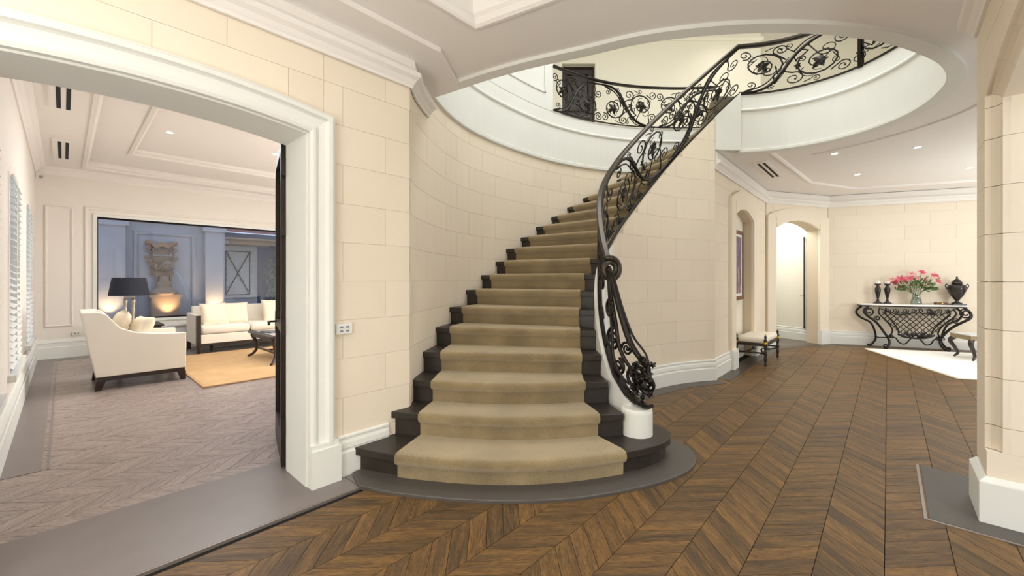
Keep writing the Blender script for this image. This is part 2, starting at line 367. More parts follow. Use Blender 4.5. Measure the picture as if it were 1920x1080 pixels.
# ---------------------------------------------------------------- floors
def floor_planks(root, m, inside, b0, b1, a0, a1, z, name='plank', keep=300, gap=.0016):
    SW, PW = .2545, .134                  # strip width, plank pitch along the strip (boards at 45 degrees)
    cells = []
    k0 = math.floor((b0-.0125)/SW); k1 = math.ceil((b1-.0125)/SW)
    for k in range(k0, k1):
        bl = .0125+k*SW; up = 1 if k % 2 == 0 else -1
        n0 = math.floor((a0-.3)/PW); n1 = math.ceil((a1+.3)/PW)
        for j in range(n0, n1):
            a = j*PW; am, bmid = a+PW/2, bl+SW/2
            if not inside(am, bmid): continue
            x, y = fr(am, bmid)
            vis = y > .9 and abs(x/y) < 1.32
            cells.append(((0 if vis else 1), math.hypot(x, y) if y > 1.62 else 99+y, k, j, up))
    cells.sort()
    def shape(up, g=gap):
        h = SW/2; pts = []
        for da, db in ((g, -h+g), (PW-g, -h+g), (PW-g, h-g), (g, h-g)):
            sh = up*db
            pts.append((da-PW/2+sh, db, (db+h)/SW*.36*(1 if up > 0 else 1), (da)/1.0))
        return pts
    def add(vs, fs, uvs, up, a, b):
        base = len(vs); P = shape(up); loc = [(p[0]+a, p[1]+b) for p in P]
        for zz in (z-.014, z):
            for q in loc: X, Y = fr(*q); vs.append((X, Y, zz))
        for q in ((4,7,6,5),(0,1,5,4),(1,2,6,5),(2,3,7,6),(3,0,4,7)):
            fs.append(tuple(base+i for i in q)); uvs.append([(P[i % 4][2], P[i % 4][3]) for i in q])
    def mesh(vs, fs, uvs, nm):
        me = D.meshes.new(nm); me.from_pydata(vs, [], fs); me.materials.append(m)
        lay = me.uv_layers.new(name='UVMap'); i = 0
        for u in uvs:
            for q in u: lay.data[i].uv = q; i += 1
        bm = bmesh.new(); bm.from_mesh(me); bmesh.ops.recalc_face_normals(bm, faces=bm.faces); bm.to_mesh(me); bm.free(); return me
    proto = {}
    for up in (1, -1):
        vs, fs, uvs = [], [], []; add(vs, fs, uvs, up, 0, 0); proto[up] = mesh(vs, fs, uvs, name)
    for c in cells[:keep]:
        _, _, k, j, up = c; o = D.objects.new(name, proto[up]); COL.objects.link(o); o.parent = root
        X, Y = fr(j*PW+PW/2, .0125+k*SW+SW/2); o.location = (X, Y, random.uniform(-.0004, .0004))
    vs, fs, uvs = [], [], []
    for c in cells[keep:]:
        _, _, k, j, up = c; add(vs, fs, uvs, up, j*PW+PW/2, .0125+k*SW+SW/2)
    if vs:
        o = D.objects.new('distant_planks', mesh(vs, fs, uvs, 'distant_planks')); COL.objects.link(o); o.parent = root; o['kind'] = 'stuff'
floor = struct('floor', 'dark smoked oak chevron parquet floor of the hall', 'floor')
mb = MB(); mb.prism([fr(-3.6, 3.45), fr(1.95, 3.45), fr(1.95, 4.6), (9, 12), (15, 9), (13, -5.5), fr(-3.6, -6)], -.12, -.014); kid(mb, 'underfloor', UNDER, floor)
def in_hall(a, b):
    x, y = fr(a, b)
    if b > 2.66 and a < 1.95: return False
    if a < -.9 or a > 13.4: return False
    if x < .9 and y > 3.3: return False             # under the flight
    if x < .95 and y > 3.0 and x > -1.1: return False
    if 1.4 < a < 2.7 and b > 2.75: return False
    # behind the inner curved wall
    if a > 3.2:
        s = P_INN.find(x, y); p, n = P_INN.at(s); v = Vector((x, y))-p
        if x < 3.0 and v.dot(n) < -.05: return False
    if a > 6.1 and b > 1.86 and a < 9.7: return False
    v = Vector((x, y))-Vector(W1); d = (Vector(W2)-Vector(W1)).normalized(); n = Vector((d.y, -d.x))
    if a > 9.5 and v.dot(n) < -.1 and b > .9: return False
    v = Vector((x, y))-Vector(W2); d = (Vector(W3)-Vector(W2)).normalized(); n = Vector((d.y, -d.x))
    if a > 11 and v.dot(n) < -.05: return False
    if b < -.42 and a < 3.41: return b > -2.2
    if b < -.4 and 3.6 < a < 3.95 and b > -.9: return False
    return b > -4 if a > 3.9 else b > -2.2
floor_planks(floor, WOOD, in_hall, -3.9, 2.9, -.9, 13.4, 0)
fl2 = struct('floor', 'brown chevron parquet floor of the sitting room', 'floor')
mb = MB(); mb.prism([fr(-.5, 3.0), fr(1.9, 3.0), fr(1.9, 4.6), fr(5.6, 4.6), fr(5.6, 10.9), fr(-.5, 10.9)], -.12, -.014); kid(mb, 'underfloor', UNDER, fl2)
floor_planks(fl2, WOOD2, lambda a, b: -.52 < a < 5.5 and 3.4 < b < 10.8 and not (a > 1.95 and b < 4.6), 3.3, 10.9, -.55, 5.5, 0, gap=.0024)
# borders and slabs let into the floors
def slab(mb, poly, z0=-.012, z1=.003): mb.prism(poly, z0, z1)
bd = struct('trim_1', 'dark smooth timber threshold and border boards let into the parquet', 'floor border')
mb = MB(); slab(mb, [fr(-3.5, 2.625), fr(1.34, 2.625), fr(1.34, 2.89), fr(1.12, 2.89), fr(1.12, 3.445), fr(-.5, 3.445), fr(-.5, 2.89), fr(-3.5, 2.89)]); kid(mb, 'threshold', BORDER, bd)
mb = MB(); slab(mb, [fr(-3.5, 2.607), fr(1.34, 2.607), fr(1.34, 2.617), fr(-3.5, 2.617)], z1=.006); kid(mb, 'metal_inlay', mat('bronze_inlay', (150, 138, 130), .35, metal=.5), bd)
mb = MB(); slab(mb, [fr(1.345, 2.625), fr(1.62, 2.625), fr(1.62, 2.89), fr(1.345, 2.89)]); kid(mb, 'border_board', BORDER, bd)
mb = MB(); slab(mb, [fr(-.33, 4.55), fr(-.11, 4.55), fr(-.11, 10.8), fr(-.33, 10.8)]); slab(mb, [fr(-.085, 4.55), fr(-.07, 4.55), fr(-.07, 10.8), fr(-.085, 10.8)], z1=.0045); kid(mb, 'border_board', BORDER, bd)
mb = MB(); slab(mb, [fr(-.1, 10.45), fr(5.5, 10.45), fr(5.5, 10.8), fr(-.1, 10.8)]); kid(mb, 'border_board', BORDER, bd)
mb = MB(); slab(mb, [fr(3.41, -.18), fr(4.33, -.18), fr(4.33, -2), fr(3.41, -2)]); kid(mb, 'border_board', SLATE, bd)
mb = MB(); slab(mb, [fr(3.385, -.155), fr(4.35, -.155), fr(4.35, -.17), fr(3.4, -.17), fr(3.4, -2), fr(3.385, -2)], z1=.005); kid(mb, 'border_edge', MATS['bronze_inlay'], bd)
mb = MB(); slab(mb, [fr(6.2, 1.6), fr(9.6, 1.6), fr(9.66, 1.86), fr(6.2, 1.81)]); kid(mb, 'border_board', DARKB, bd)
p_n = Path([fr(9.6, 1.6), (W1[0], W1[1])], -1)
mb = MB(); strip(mb, Path([W1, W2, W3, W4], -1), 0, 7, -.012, .003, .22, 0); kid(mb, 'border_board', DARKB, bd)
mb = MB(); strip(mb, P_INN, inn(2.5), inn(20), -.012, .0032, .27, 0, .1); kid(mb, 'border_board', DARKB, bd)
mb = MB(); dq = (Vector(W2)-Vector(W1)).normalized(); nq = Vector((-dq.y, dq.x)); mb.prism([tuple(Vector(W1)+dq*t+nq*d) for t, d in ((-.7, 0), (1.75, 0), (1.75, 1.3), (-.7, 1.3))], -.012, .002); kid(mb, 'border_board', mat('passage_floor', (104, 92, 80), .4, var=.1), bd)
# hearth ring round the first step
S1 = [(-1.14, 2.97), (-.82, 2.85), (-.4, 2.76), (0, 2.73), (.4, 2.775), (.8, 2.89), (1.02, 2.985), (1.18, 3.11), (1.26, 3.25), (1.25, 3.38), (1.17, 3.48)]
RING = [(-1.03, 2.75), (-.8, 2.665), (-.4, 2.585), (0, 2.555), (.4, 2.59), (.78, 2.70), (1.08, 2.83), (1.30, 2.99), (1.42, 3.17), (1.45, 3.35), (1.40, 3.50), (1.25, 3.60), (1.05, 3.62)]
P_S1 = Path(catmull(S1, 5), -1); P_RG = catmull(RING, 4)
hs = struct('trim_2', 'grey curved plinth board round the foot of the staircase', 'floor border')
poly = [(p.x, p.y) for p in P_RG]+[(1.0, 3.4), (0, 3.3), (-.95, 3.2), (-1.14, 2.93)]
mb = MB(); slab(mb, poly, z1=.022); o = kid(mb, 'plinth_board', SLATE, hs, bevel=.006)
# ---------------------------------------------------------------- hall walls
BASE = [(0, 0), (.035, 0), (.035, .165), (.03, .175), (.026, .178), (.026, .19), (.03, .196), (.026, .232), (.018, .252), (.018, .262), (.022, .268), (.02, .28), (.008, .285), (0, .285)]
CROWN = [(0, 2.945), (.018, 2.945), (.022, 2.965), (.032, 2.975), (.05, 3.0), (.082, 3.02), (.088, 3.03), (.088, 3.052), (.06, 3.058), (.04, 3.1), (.03, 3.19), (0, 3.19)]
# left wall with the arched doorway
wl = struct('wall_left', 'cream stone block wall with the arched sitting room doorway', 'wall')
PL = fpath((-3.6, 2.87), (1.9, 2.87), side=-1); A = lambda a: a+3.6
DO = (A(-.42), A(1.11)); arc = seg_arch(*DO, 2.385, 2.445); arcO = seg_arch(DO[0]-.1, DO[1]+.1, 2.5, 2.56)
for a0, a1, z0 in ((0, DO[0], 0), (DO[1], PL.L, 0)):
    mb = MB(); strip(mb, PL, a0, a1, z0, 3.3, 0, -.37); kid(mb, 'wall_core', JOINT, wl)
mb = MB(); strip(mb, PL, *DO, arc, 3.3, 0, -.37, .08); kid(mb, 'wall_core', JOINT, wl)
stones(wl, PL, 1.6, DO[0]-.1, .0, 3.2, .67, .2)
stones(wl, PL, DO[0]-.1, DO[1]+.1, 2.4, 3.2, .67, .5, opening=(DO[0]-.1, DO[1]+.1, arcO))
stones(wl, PL, DO[1]+.1, PL.L-.002, .0, 3.2, .67, .47)
# door surround: architrave, lining, plinth blocks
ts = struct('trim_3', 'white moulded architrave round the wide arched doorway', 'door surround')
prof = [(0, -.005), (0, .03), (.02, .04), (.035, .04), (.04, .025), (.06, .022), (.1, .034), (.108, .045), (.115, .06), (.14, .062), (.148, .05), (.16, .045), (.16, -.005)]
pts = archpts(DO[0], DO[1], .27, arc, 20)
mb = MB(); fsweep(mb, pts, prof, lambda u, z, p: (*fr(u-3.6, 2.87-p), z)); kid(mb, 'architrave', WHITE, ts)
for s_ in (-1, 1):
    a = (1.11 if s_ > 0 else -.42); mb = MB()
    mb.prism([fr(a-.004*s_, 2.875), fr(a-.004*s_, 2.80), fr(a+.195*s_, 2.80), fr(a+.195*s_, 2.875)], 0, .25)
    mb.prism([fr(a-.002*s_, 2.875), fr(a-.002*s_, 2.812), fr(a+.183*s_, 2.812), fr(a+.183*s_, 2.875)], .25, .285); kid(mb, 'plinth_block', WHITE, ts)
mb = MB(); R = []
for u, z in archpts(DO[0], DO[1], 0, arc, 20): R.append((u, z))
fsweep(mb, R, [(-.012, -.005), (0.002, -.005), (.002, -.375), (-.012, -.375)], lambda u, z, p: (*fr(u-3.6, 2.87-p), z)); kid(mb, 'jamb_lining', WHITE, ts)
mb = MB(); fsweep(mb, R, [(0, -.37), (0, -.395), (.1, -.395), (.12, -.37)], lambda u, z, p: (*fr(u-3.6, 2.87-p), z)); kid(mb, 'inner_architrave', WHITE, ts)
bl = struct('baseboard_left', 'white moulded skirting on the left hall wall', 'baseboard')
mb = MB(); sweep(mb, PL, BASE, DO[1]+.196, A(1.44)); kid(mb, 'skirting', WHITE, bl)
mb = MB(); sweep(mb, PL, [(o_, z+.0) for o_, z in BASE if z > .17 or True], A(1.44), A(1.70)); kid(mb, 'skirting', WHITE, bl)
mb = MB(); sweep(mb, PL, BASE, 0, DO[0]-.196); kid(mb, 'skirting', WHITE, bl)
cr = struct('trim_4', 'white crown moulding along the left hall wall', 'crown moulding')
PC = Path([fr(-3.6, 2.858), fr(1.905, 2.858)]+[(p.x+.012, p.y) for p in P_OUT.p[1:] if p.y < 3.95], -1)
mb = MB(); sweep(mb, PC, CROWN, ds=.5); kid(mb, 'crown_moulding', CEIL, cr)
# curved outer stair wall
wc = struct('wall_curved', 'tall curved cream stone wall rising behind the stairs', 'wall')
sg = P_OUT.find(.62, 6.34)
mb = MB(); strip(mb, P_OUT, 0, P_OUT.L, 0, ZC+.02, 0, -.2, .25); kid(mb, 'wall_core', JOINT, wc)
stones(wc, P_OUT, .004, P_OUT.L, .0, ZC+.01, .56, .3, ds=.2, proud=.005, z00=.552-2*CH)
# white band (edge of the upper floor) and panelled wall above it
wf = struct('wall_upper', 'white curved band and panelled wall above the curved stone wall', 'wall')
mb = MB(); sweep(mb, P_OUT, [(-.2, ZC), (.03, ZC), (.038, ZC+.01), (.038, ZC+.05), (.022, ZC+.06), (.022, 3.74), (.04, 3.75), (.046, 3.765), (.04, 3.78), (.022, 3.79), (.022, ZL), (-.2, ZL)], 0, P_OUT.L, .2); kid(mb, 'floor_edge_band', WHITE, wf)
mb = MB(); strip(mb, P_OUT, 0, sg, ZL-.01, 7.2, .022, -.2, .2); kid(mb, 'panelled_wall', WHITE, wf)
for s0, s1 in ((.2, 1.15), (1.35, 2.15), (2.35, sg-.16)):
    mb = MB(); N_ = 10
    for z0, z1 in ((4.22, 4.25), (6.6, 6.63)): strip(mb, P_OUT, s0, s1, z0, z1, .036, .02, .15)
    for sa in (s0, s1-.03): strip(mb, P_OUT, sa, sa+.03, 4.22, 6.63, .036, .02, .15)
    kid(mb, 'panel_moulding', WHITE, wf)
# inner curved wall below the stair string
wi = struct('wall_inner', 'concave cream stone wall under the inside edge of the stairs', 'wall')
PI2 = Path([(p[0], p[1]) for p in P_INN.p], -1)
mb = MB(); strip(mb, PI2, inn(1.9), inn(20), 0, lambda s: curb_z(s)-.006, .036, -.044, .12); kid(mb, 'wall_core', JOINT, wi)
stones(wi, PI2, inn(3.2), inn(20)-.002, 0, lambda s: curb_z(s)-.012, .58, .25, ds=.12, proud=.042)
mb = MB(); strip(mb, PI2, inn(20), P_INN.L, ZC, lambda s: curb_z(s), .05, -.044, .12); kid(mb, 'floor_edge_band', WHITE, wi)
mb = MB(); sweep(mb, PI2, [(o_+.048, z) for o_, z in BASE], inn(2.6), inn(20), .12); kid(mb, 'skirting', WHITE, wi)
# landing edge band all round the opening
we = struct('trim_5', 'white curved fascia of the landing edge around the ceiling opening', 'fascia')
mb = MB(); sweep(mb, P_LAND, [(-.1, ZC-.03), (.012, ZC-.03), (.02, ZC-.02), (.02, ZC+.012), (.0, ZC+.02), (0, 3.74), (.02, 3.75), (.026, 3.765), (.02, 3.78), (0, 3.79), (0, ZL), (-.1, ZL)], 0, P_LAND.L, .12); kid(mb, 'floor_edge_band', WHITE, we)
# niche wall, arched passage wall, console wall
wn = struct('wall_niche', 'cream stone wall with the arched picture niche', 'wall')
PN = Path([W0, W1], -1); nb = lambda a: a-6.13
NO = (nb(7.2), nb(8.46)); narc = seg_arch(*NO, 2.42, 2.57); nout = seg_arch(nb(6.95), nb(8.9), 2.66, 2.88)
mb = MB(); strip(mb, PN, 0, PN.L, 0, ZC, -.14, -.3); kid(mb, 'wall_core', PLAST, wn)
mb = MB(); strip(mb, PN, 0, NO[0], 0, ZC, 0, -.14); strip(mb, PN, NO[1], PN.L, 0, ZC, 0, -.14); strip(mb, PN, *NO, narc, ZC, 0, -.14, .08); kid(mb, 'wall_core', JOINT, wn)
stones(wn, PN, .002, nb(6.95), 0, ZC, .6, .3)
stones(wn, PN, nb(6.95), nb(8.9), 2.5, ZC, .6, .1, opening=(nb(6.95), nb(8.9), nout))
stones(wn, PN, nb(8.9), PN.L-.002, 0, ZC, .6, .4)
def archband(root, path, o0, o1, zs, zc, i0, i1, js, jc, proud=.05, mm=STONE, base=.3):
    fo, fi = seg_arch(o0, o1, zs, zc), seg_arch(i0, i1, js, jc)
    mb = MB(); strip(mb, path, o0, i0, 0, zs, proud, 0, .1); kid(mb, 'arch_pilaster', mm, root)
    mb = MB(); strip(mb, path, i1, o1, 0, zs, proud, 0, .1); kid(mb, 'arch_pilaster', mm, root)
    mb = MB(); strip(mb, path, o0, o1, lambda t: (fi(t) if i0 < t < i1 else zs), fo, proud, 0, .05); kid(mb, 'arch_head', mm, root)
    for a, b in ((o0-.012, i0+.012), (i1-.012, o1+.012)):
        mb = MB(); strip(mb, path, a, b, 0, base-.03, proud+.035, 0, .3); strip(mb, path, a+.004, b-.004, base-.03, base, proud+.028, 0, .3); kid(mb, 'plinth_block', WHITE, root)
t6 = struct('trim_6', 'cream stone arch band framing the picture niche', 'arch surround')
archband(t6, PN, nb(6.95), nb(8.9), 2.66, 2.88, NO[0], NO[1], 2.42, 2.57)
wp = struct('wall_passage', 'cream angled wall with the arched passage opening', 'wall')
PP = Path([W1, W2], -1); PO = (.255, 1.5); parc = seg_arch(*PO, 2.44, 2.62); pout = seg_arch(.03, 1.77, 2.7, 2.88)
mb = MB(); strip(mb, PP, 0, PO[0], 0, ZC, 0, -.25); kid(mb, 'wall_core', JOINT, wp)
mb = MB(); strip(mb, PP, PO[1], PP.L, 0, ZC, 0, -.25); kid(mb, 'wall_core', JOINT, wp)
mb = MB(); strip(mb, PP, *PO, parc, ZC, 0, -.25, .08); kid(mb, 'wall_core', JOINT, wp)
stones(wp, PP, .03, 1.77, 2.6, ZC, .6, .2, opening=(.03, 1.77, pout))
t7 = struct('trim_7', 'cream stone arch band framing the passage opening', 'arch surround')
archband(t7, PP, .03, 1.77, 2.7, 2.88, *PO, 2.44, 2.62)
wk = struct('wall_console', 'cream stone wall behind the iron console table', 'wall')
PK = Path([W2, W4], -1)
mb = MB(); strip(mb, PK, 0, PK.L, 0, ZC, 0, -.2); kid(mb, 'wall_core', JOINT, wk)
stones(wk, PK, .003, PK.L, .0, ZC, .8, .5)
bb = struct('baseboard_far', 'white moulded skirting along the far hall walls', 'baseboard')
for pth, s0, s1 in ((PN, .05, nb(6.95)), (PN, nb(8.9), PN.L), (PK, .0, PK.L)):
    mb = MB(); sweep(mb, pth, [(o_+.01, z) for o_, z in BASE], s0, s1); kid(mb, 'skirting', WHITE, bb)
mb = MB(); strip(mb, PN, NO[0], NO[1], 0, .28, -.11, -.15); kid(mb, 'skirting', WHITE, bb)
tc_ = struct('trim_8', 'white crown moulding along the far hall walls', 'crown moulding')
mb = MB(); sweep(mb, Path([(p[0], p[1]) for p in (fr(6.14, 1.812), W1, W2, W4)], -1), [(o_+.012, z) for o_, z in CROWN]); kid(mb, 'crown_moulding', CEIL, tc_)
# passage room behind the arch
wr = struct('wall_passage_room', 'pale wall at the end of the passage behind the arch', 'wall')
dP = (Vector(W2)-Vector(W1)).normalized(); nP = Vector((-dP.y, dP.x))
q = lambda t, d: tuple(Vector(W1)+dP*t+nP*d)
PR = Path([q(-.6, .25), q(-.5, 1.2), q(1.62, 1.2), q(1.7, .25)], -1)
mb = MB(); strip(mb, PR, 0, PR.L, 0, ZC, 0, -.1); kid(mb, 'wall_core', PLAST, wr)
mb = MB(); sweep(mb, PR, BASE, 0, PR.L); kid(mb, 'skirting', WHITE, wr)
dd = struct('door_1', 'narrow edge of a dark metal framed door inside the passage', 'door')
mb = MB(); pa = Vector(q(1.475, .285)); pb = pa+Vector((.583, .813))*.62
for p in (pa, pb): mb.tube([(p.x, p.y, .3), (p.x, p.y, 2.33)], .016, 4)
for z in (.32, 2.31): mb.tube([(pa.x, pa.y, z), (pb.x, pb.y, z)], .016, 4)
kid(mb, 'door_frame', STEEL, dd)
mb = MB(); mb.tube([(pa.x, pa.y, 1.02), (pa.x-.05, pa.y-.0, 1.02), (pa.x-.05, pa.y+.05, 1.02)], .008, 6); kid(mb, 'door_handle', STEEL, dd)
mb = MB(); mb.quadgrid([[(pa.x, pa.y, .34), (pa.x, pa.y, 2.31)], [(pb.x, pb.y, .34), (pb.x, pb.y, 2.31)]]); kid(mb, 'pane', GLASS, dd)
area(*q(.6, .7), 3.0, .7, .5, 22, NEUT)
# right wall with the arch beside the camera
wt = struct('wall_right', 'cream stone pier and arch at the right of the hall', 'wall')
BR = -.42; PT = fpath((-3.6, BR), (3.95, BR), side=1); T = lambda a: a+3.6
RO = (T(1.2), T(3.6)); rarc = seg_arch(*RO, 2.43, 2.57); rarcO = seg_arch(RO[0]-.06, RO[1]+.06, 2.47, 2.632)
mb = MB(); strip(mb, PT, 0, RO[0]-.06, 0, ZC, -.012, -.4); kid(mb, 'wall_core', JOINT, wt)
mb = MB(); strip(mb, PT, RO[1]+.062, PT.L, 0, ZC, -.012, -.4); kid(mb, 'wall_core', JOINT, wt)
mb = MB(); strip(mb, PT, RO[1]+.012, RO[1]+.07, 0, ZC, -.075, -.4); kid(mb, 'wall_core', JOINT, wt)
mb = MB(); strip(mb, PT, RO[0]-.06, RO[1]+.06, rarcO, ZC, -.012, -.4, .08); kid(mb, 'wall_core', JOINT, wt)
stones(wt, PT, 2.0, RO[0]-.06, 0, ZC, .67, .2, proud=0)
stones(wt, PT, RO[1]+.06, PT.L, .28, ZC, .67, .0, proud=0)
stones(wt, PT, RO[0]-.06, RO[1]+.06, 2.4, ZC, .67, .3, opening=(RO[0]-.06, RO[1]+.06, rarcO), proud=0)
# jamb face stones (looking back towards the camera) and the chamfered corner, course by course
PJ = fpath((3.6, -.48), (3.6, -.82), side=-1)
PJ2 = fpath((3.6, -.42), (3.6, -.82), side=-1)
stones(wt, PJ, 0, PJ.L, .41, 2.44, .67, .0, proud=0)
mb = MB(); strip(mb, PJ2, 0, PJ2.L, 0, .409, 0, -.06); kid(mb, 'stone', STONE, wt)
mb = MB(); strip(mb, PJ2, .07, PJ2.L, .4, 2.44, -.013, -.06); kid(mb, 'wall_core', JOINT, wt)
cham = [(.0, -.06)]+[(.06-.06*math.cos(math.radians(t))*1.0, -.06+.06*math.sin(math.radians(t))*1.0) for t in ()]
CHP = [(0, -.062), (.022, -.055), (.042, -.040), (.054, -.022), (.060, 0), (.08, -.004), (.08, -.09), (.0, -.09)]
tfR = lambda u, z, p: (*fr(u-3.6, BR+p), z)
fullarch = archpts(RO[0], RO[1], .41, rarc, 24)
zj = [.41, .552]+[.552+CH*k for k in range(1, 7)]+[2.40]
for z0, z1 in zip(zj, zj[1:]):
    for u_, rev in ((RO[1], True), (RO[0], False)):
        mb = MB(); P_ = [(u_, z1-.002), (u_, z0+.002)] if rev else [(u_, z0+.002), (u_, z1-.002)]
        fsweep(mb, P_, CHP, tfR); kid(mb, 'chamfer_stone', STONE, wt)
seg = archpts(RO[0], RO[1], 2.402, rarc, 24); nv = 8
for k in range(nv):
    a = k*26//nv; b_ = (k+1)*26//nv; P_ = [list(p) for p in seg[a:b_+1]]
    if len(P_) < 2: continue
    d = (Vector(P_[1])-Vector(P_[0])).normalized()*.003; P_[0] = [P_[0][0]+d.x, P_[0][1]+d.y]
    mb = MB(); fsweep(mb, P_, CHP, tfR); kid(mb, 'arch_stone', STONE, wt)
mb = MB(); strip(mb, PT, RO[0], RO[1], rarc, lambda t: rarc(t)+.08, -.09, -.4, .08); kid(mb, 'arch_soffit', STONE, wt)
PB = Path([fr(3.97, -.82), fr(3.97, -.40), fr(3.58, -.40), fr(3.58, -.84)], 1)
bp = struct('baseboard_right', 'tall white plinth at the foot of the right stone pier', 'baseboard')
mb = MB(); mb.prism([fr(3.565, -.387), fr(3.965, -.387), fr(3.965, -.85), fr(3.565, -.85)], 0, .235)
mb2 = [fr(3.565, -.387), fr(3.965, -.387), fr(3.965, -.85), fr(3.565, -.85)]; mt = [fr(3.595, -.415), fr(3.955, -.415), fr(3.955, -.85), fr(3.595, -.85)]
mb.quadgrid([[(*p, .235) for p in mb2], [(*p, .262) for p in mt]], True); kid(mb, 'plinth', WHITE, bp, bevel=.004)
t9 = struct('trim_9', 'crown moulding along the top of the right hall wall', 'crown moulding')
mb = MB(); sweep(mb, PT, CROWN, 0, PT.L+0); kid(mb, 'crown_moulding', CEIL, t9)
# remaining enclosing walls
ww = struct('wall_back', 'plain cream walls closing the hall behind the camera and at the far right', 'wall')
PX = Path([W4, (12.4, 1.0), (9, -4.5), fr(-3.6, -5.4), fr(-3.6, 3.2)], -1)
mb = MB(); strip(mb, PX, 0, PX.L, 0, ZC+.1, 0, -.15, 3); kid(mb, 'wall_core', PLAST, ww)
# ---------------------------------------------------------------- hall ceiling with opening and coffer
ce = struct('ceiling', 'smooth warm white hall ceiling with a large oval opening', 'ceiling')
hole = [(p.x, p.y) for p in P_LAND.p[1:]]+[(p.x, p.y) for p in P_OUT.p if p.y > 4.05]
hole += [(3.2, 7.0), (2.84, 5.80), (3.02, 5.80), (3.19, 5.80)]
COF = [fr(1.986, 2.166), (1.31, 2.045), (1.31-3*SA, 2.045-3*CA), (-.259-2.6*SA, 2.93-2.6*CA)]
COF[0] = (-.259, 2.93)
outer = [fr(-3.7, 2.95), fr(1.97, 2.95), fr(2.1, 5.2), fr(6.5, 5.6), (9, 13), (16, 9), (13.4, -5), fr(-3.7, -5.6)]
fill('ceiling_surface', outer, [hole, COF], ZC, CEIL, ce)
fill('upper_floor_surface', outer, [hole], ZL-.001, PLAST, ce, up=True)
mb = MB(); c2 = [tuple(Vector(p)*0+Vector(p)) for p in COF]
cx = sum(p[0] for p in COF)/4; cy = sum(p[1] for p in COF)/4
def scaled(k): return [(cx+(p[0]-cx)*k, cy+(p[1]-cy)*k) for p in COF]
mb.quadgrid([[(*p, z) for p in scaled(k)] for k, z in ((1.02, ZC-.012), (1.0, ZC-.014), (.985, ZC+.0), (.975, ZC+.02), (.97, ZC+.03), (.955, ZC+.05), (.945, ZC+.13), (.90, ZC+.17), (.90, ZC+.18), (.84, ZC+.2))], True, False)
kid(mb, 'coffer_moulding', CEIL, ce)
fill('coffer_panel', scaled(.86), [], ZC+.195, CEIL, ce)
st_out = [fr(-3.6, 2.5), fr(2.16, 2.5)]
sp = [st_out[0], (-.555, 3.20), (-.545, 3.3), (-.515, 3.55), (-.475, 3.81), (-.65, 3.93), (-.81, 4.0), (-.85, 3.6), fr(1.92, 2.88), fr(-3.6, 2.88)]
mb = MB(); mb.prism(sp, ZC-.038, ZC+.01); kid(mb, 'ceiling_border', CEIL, ce)
LR = Path([(4.33, 5.95), (4.75, 5.25), (4.93, 4.7), (4.86, 4.25), (4.6, 3.9), (4.2, 3.5)], -1); LRp = Path(catmull([(4.33, 5.95), (4.4, 5.9), (4.72, 5.35), (4.88, 4.7), (4.8, 4.15), (4.5, 3.6), (4.1, 3.2)], 6), -1)
mb = MB(); sweep(mb, LRp, [(0, ZC+.005), (0, ZC-.01), (.02, ZC-.014), (.035, ZC-.006), (.035, ZC+.005)], ds=.2); kid(mb, 'ceiling_bead', CEIL, ce)
pb2 = Path([fr(6.64, 1.25), tuple(Vector(W1)+Vector((.35, -.75))), tuple(Vector(W2)+Vector((-.1, -.78))), tuple(Vector(W4)+Vector((-.27, -.7)))], -1)
mb = MB(); sweep(mb, pb2, [(0, ZC+.005), (0, ZC-.02), (.02, ZC-.03), (.05, ZC-.012), (.06, ZC+.005)]); kid(mb, 'ceiling_bead', CEIL, ce)
# ---------------------------------------------------------------- upper storey seen through the opening
wu = struct('wall_gallery', 'cream wall of the upper gallery behind the curved balustrade', 'wall')
PG = Path([(.5, 6.55), (.35, 8.9), (1.1, 9.0), (1.82, 9.0), (5.45, 9.0), (5.45, 9.9), (9.5, 9.9), (9.5, 1.4), (1.5, 1.2), (-1.6, 3.0), (-1.0, 3.5)], -1)
g0, g1 = PG.find(1.1, 9.0), PG.find(1.82, 9.0)
for s0, s1, z0, z1 in ((0, g0, ZL-.02, 7.3), (g1, PG.L, ZL-.02, 7.3), (g0, g1, 6.12, 7.3)):
    mb = MB(); strip(mb, PG, s0, s1, z0, z1, 0, -.25, 3); kid(mb, 'wall_core', PLAST, wu)
mb = MB(); sweep(mb, PG, [(0, 6.62), (.03, 6.62), (.05, 6.66), (.04, 6.7), (0, 6.7)], g1+.05, PG.find(5.45, 9.0), 3); kid(mb, 'picture_rail', PLAST, wu)
fill('upper_ceiling', [(-2, 2), (-1.2, 10.2), (10, 10.2), (10, 1)], [], 7.2, CEIL, wu)
mb = MB(); mb.prism([(-.9, 6.6), (.5, 9.3), (9.5, 10.2), (9.5, 9.0), (3.4, 7.1), (2.4, 7.12), (1.4, 6.86), (.6, 6.4)], ZL-.06, ZL-.003); kid(mb, 'gallery_floor', PLAST, wu)
dg = struct('door_2', 'dark panelled upstairs door behind the gallery balustrade', 'door')
mb = MB(); mb.box((1.46, 9.19, 5.03), (.74, .05, 2.1)); kid(mb, 'door_leaf', STEEL, dg, bevel=.006)
for z, h in ((5.55, .85), (4.5, .75)):
    mb = MB(); fsweep(mb, [(1.2, z-h/2), (1.72, z-h/2), (1.72, z+h/2), (1.2, z+h/2)][::-1], [(0, 0), (0, .02), (-.03, .026), (-.04, .005), (-.04, 0)], lambda u, z_, p: (u, 9.165-p, z_), True); kid(mb, 'door_panel', STEEL, dg)
mb = MB(); fsweep(mb, [(1.08, ZL), (1.08, 6.13), (1.84, 6.13), (1.84, ZL)], [(0, -.02), (0, .02), (-.05, .02), (-.05, -.02)], lambda u, z_, p: (u, 9.17-p, z_)); kid(mb, 'door_frame', STEEL, dg)
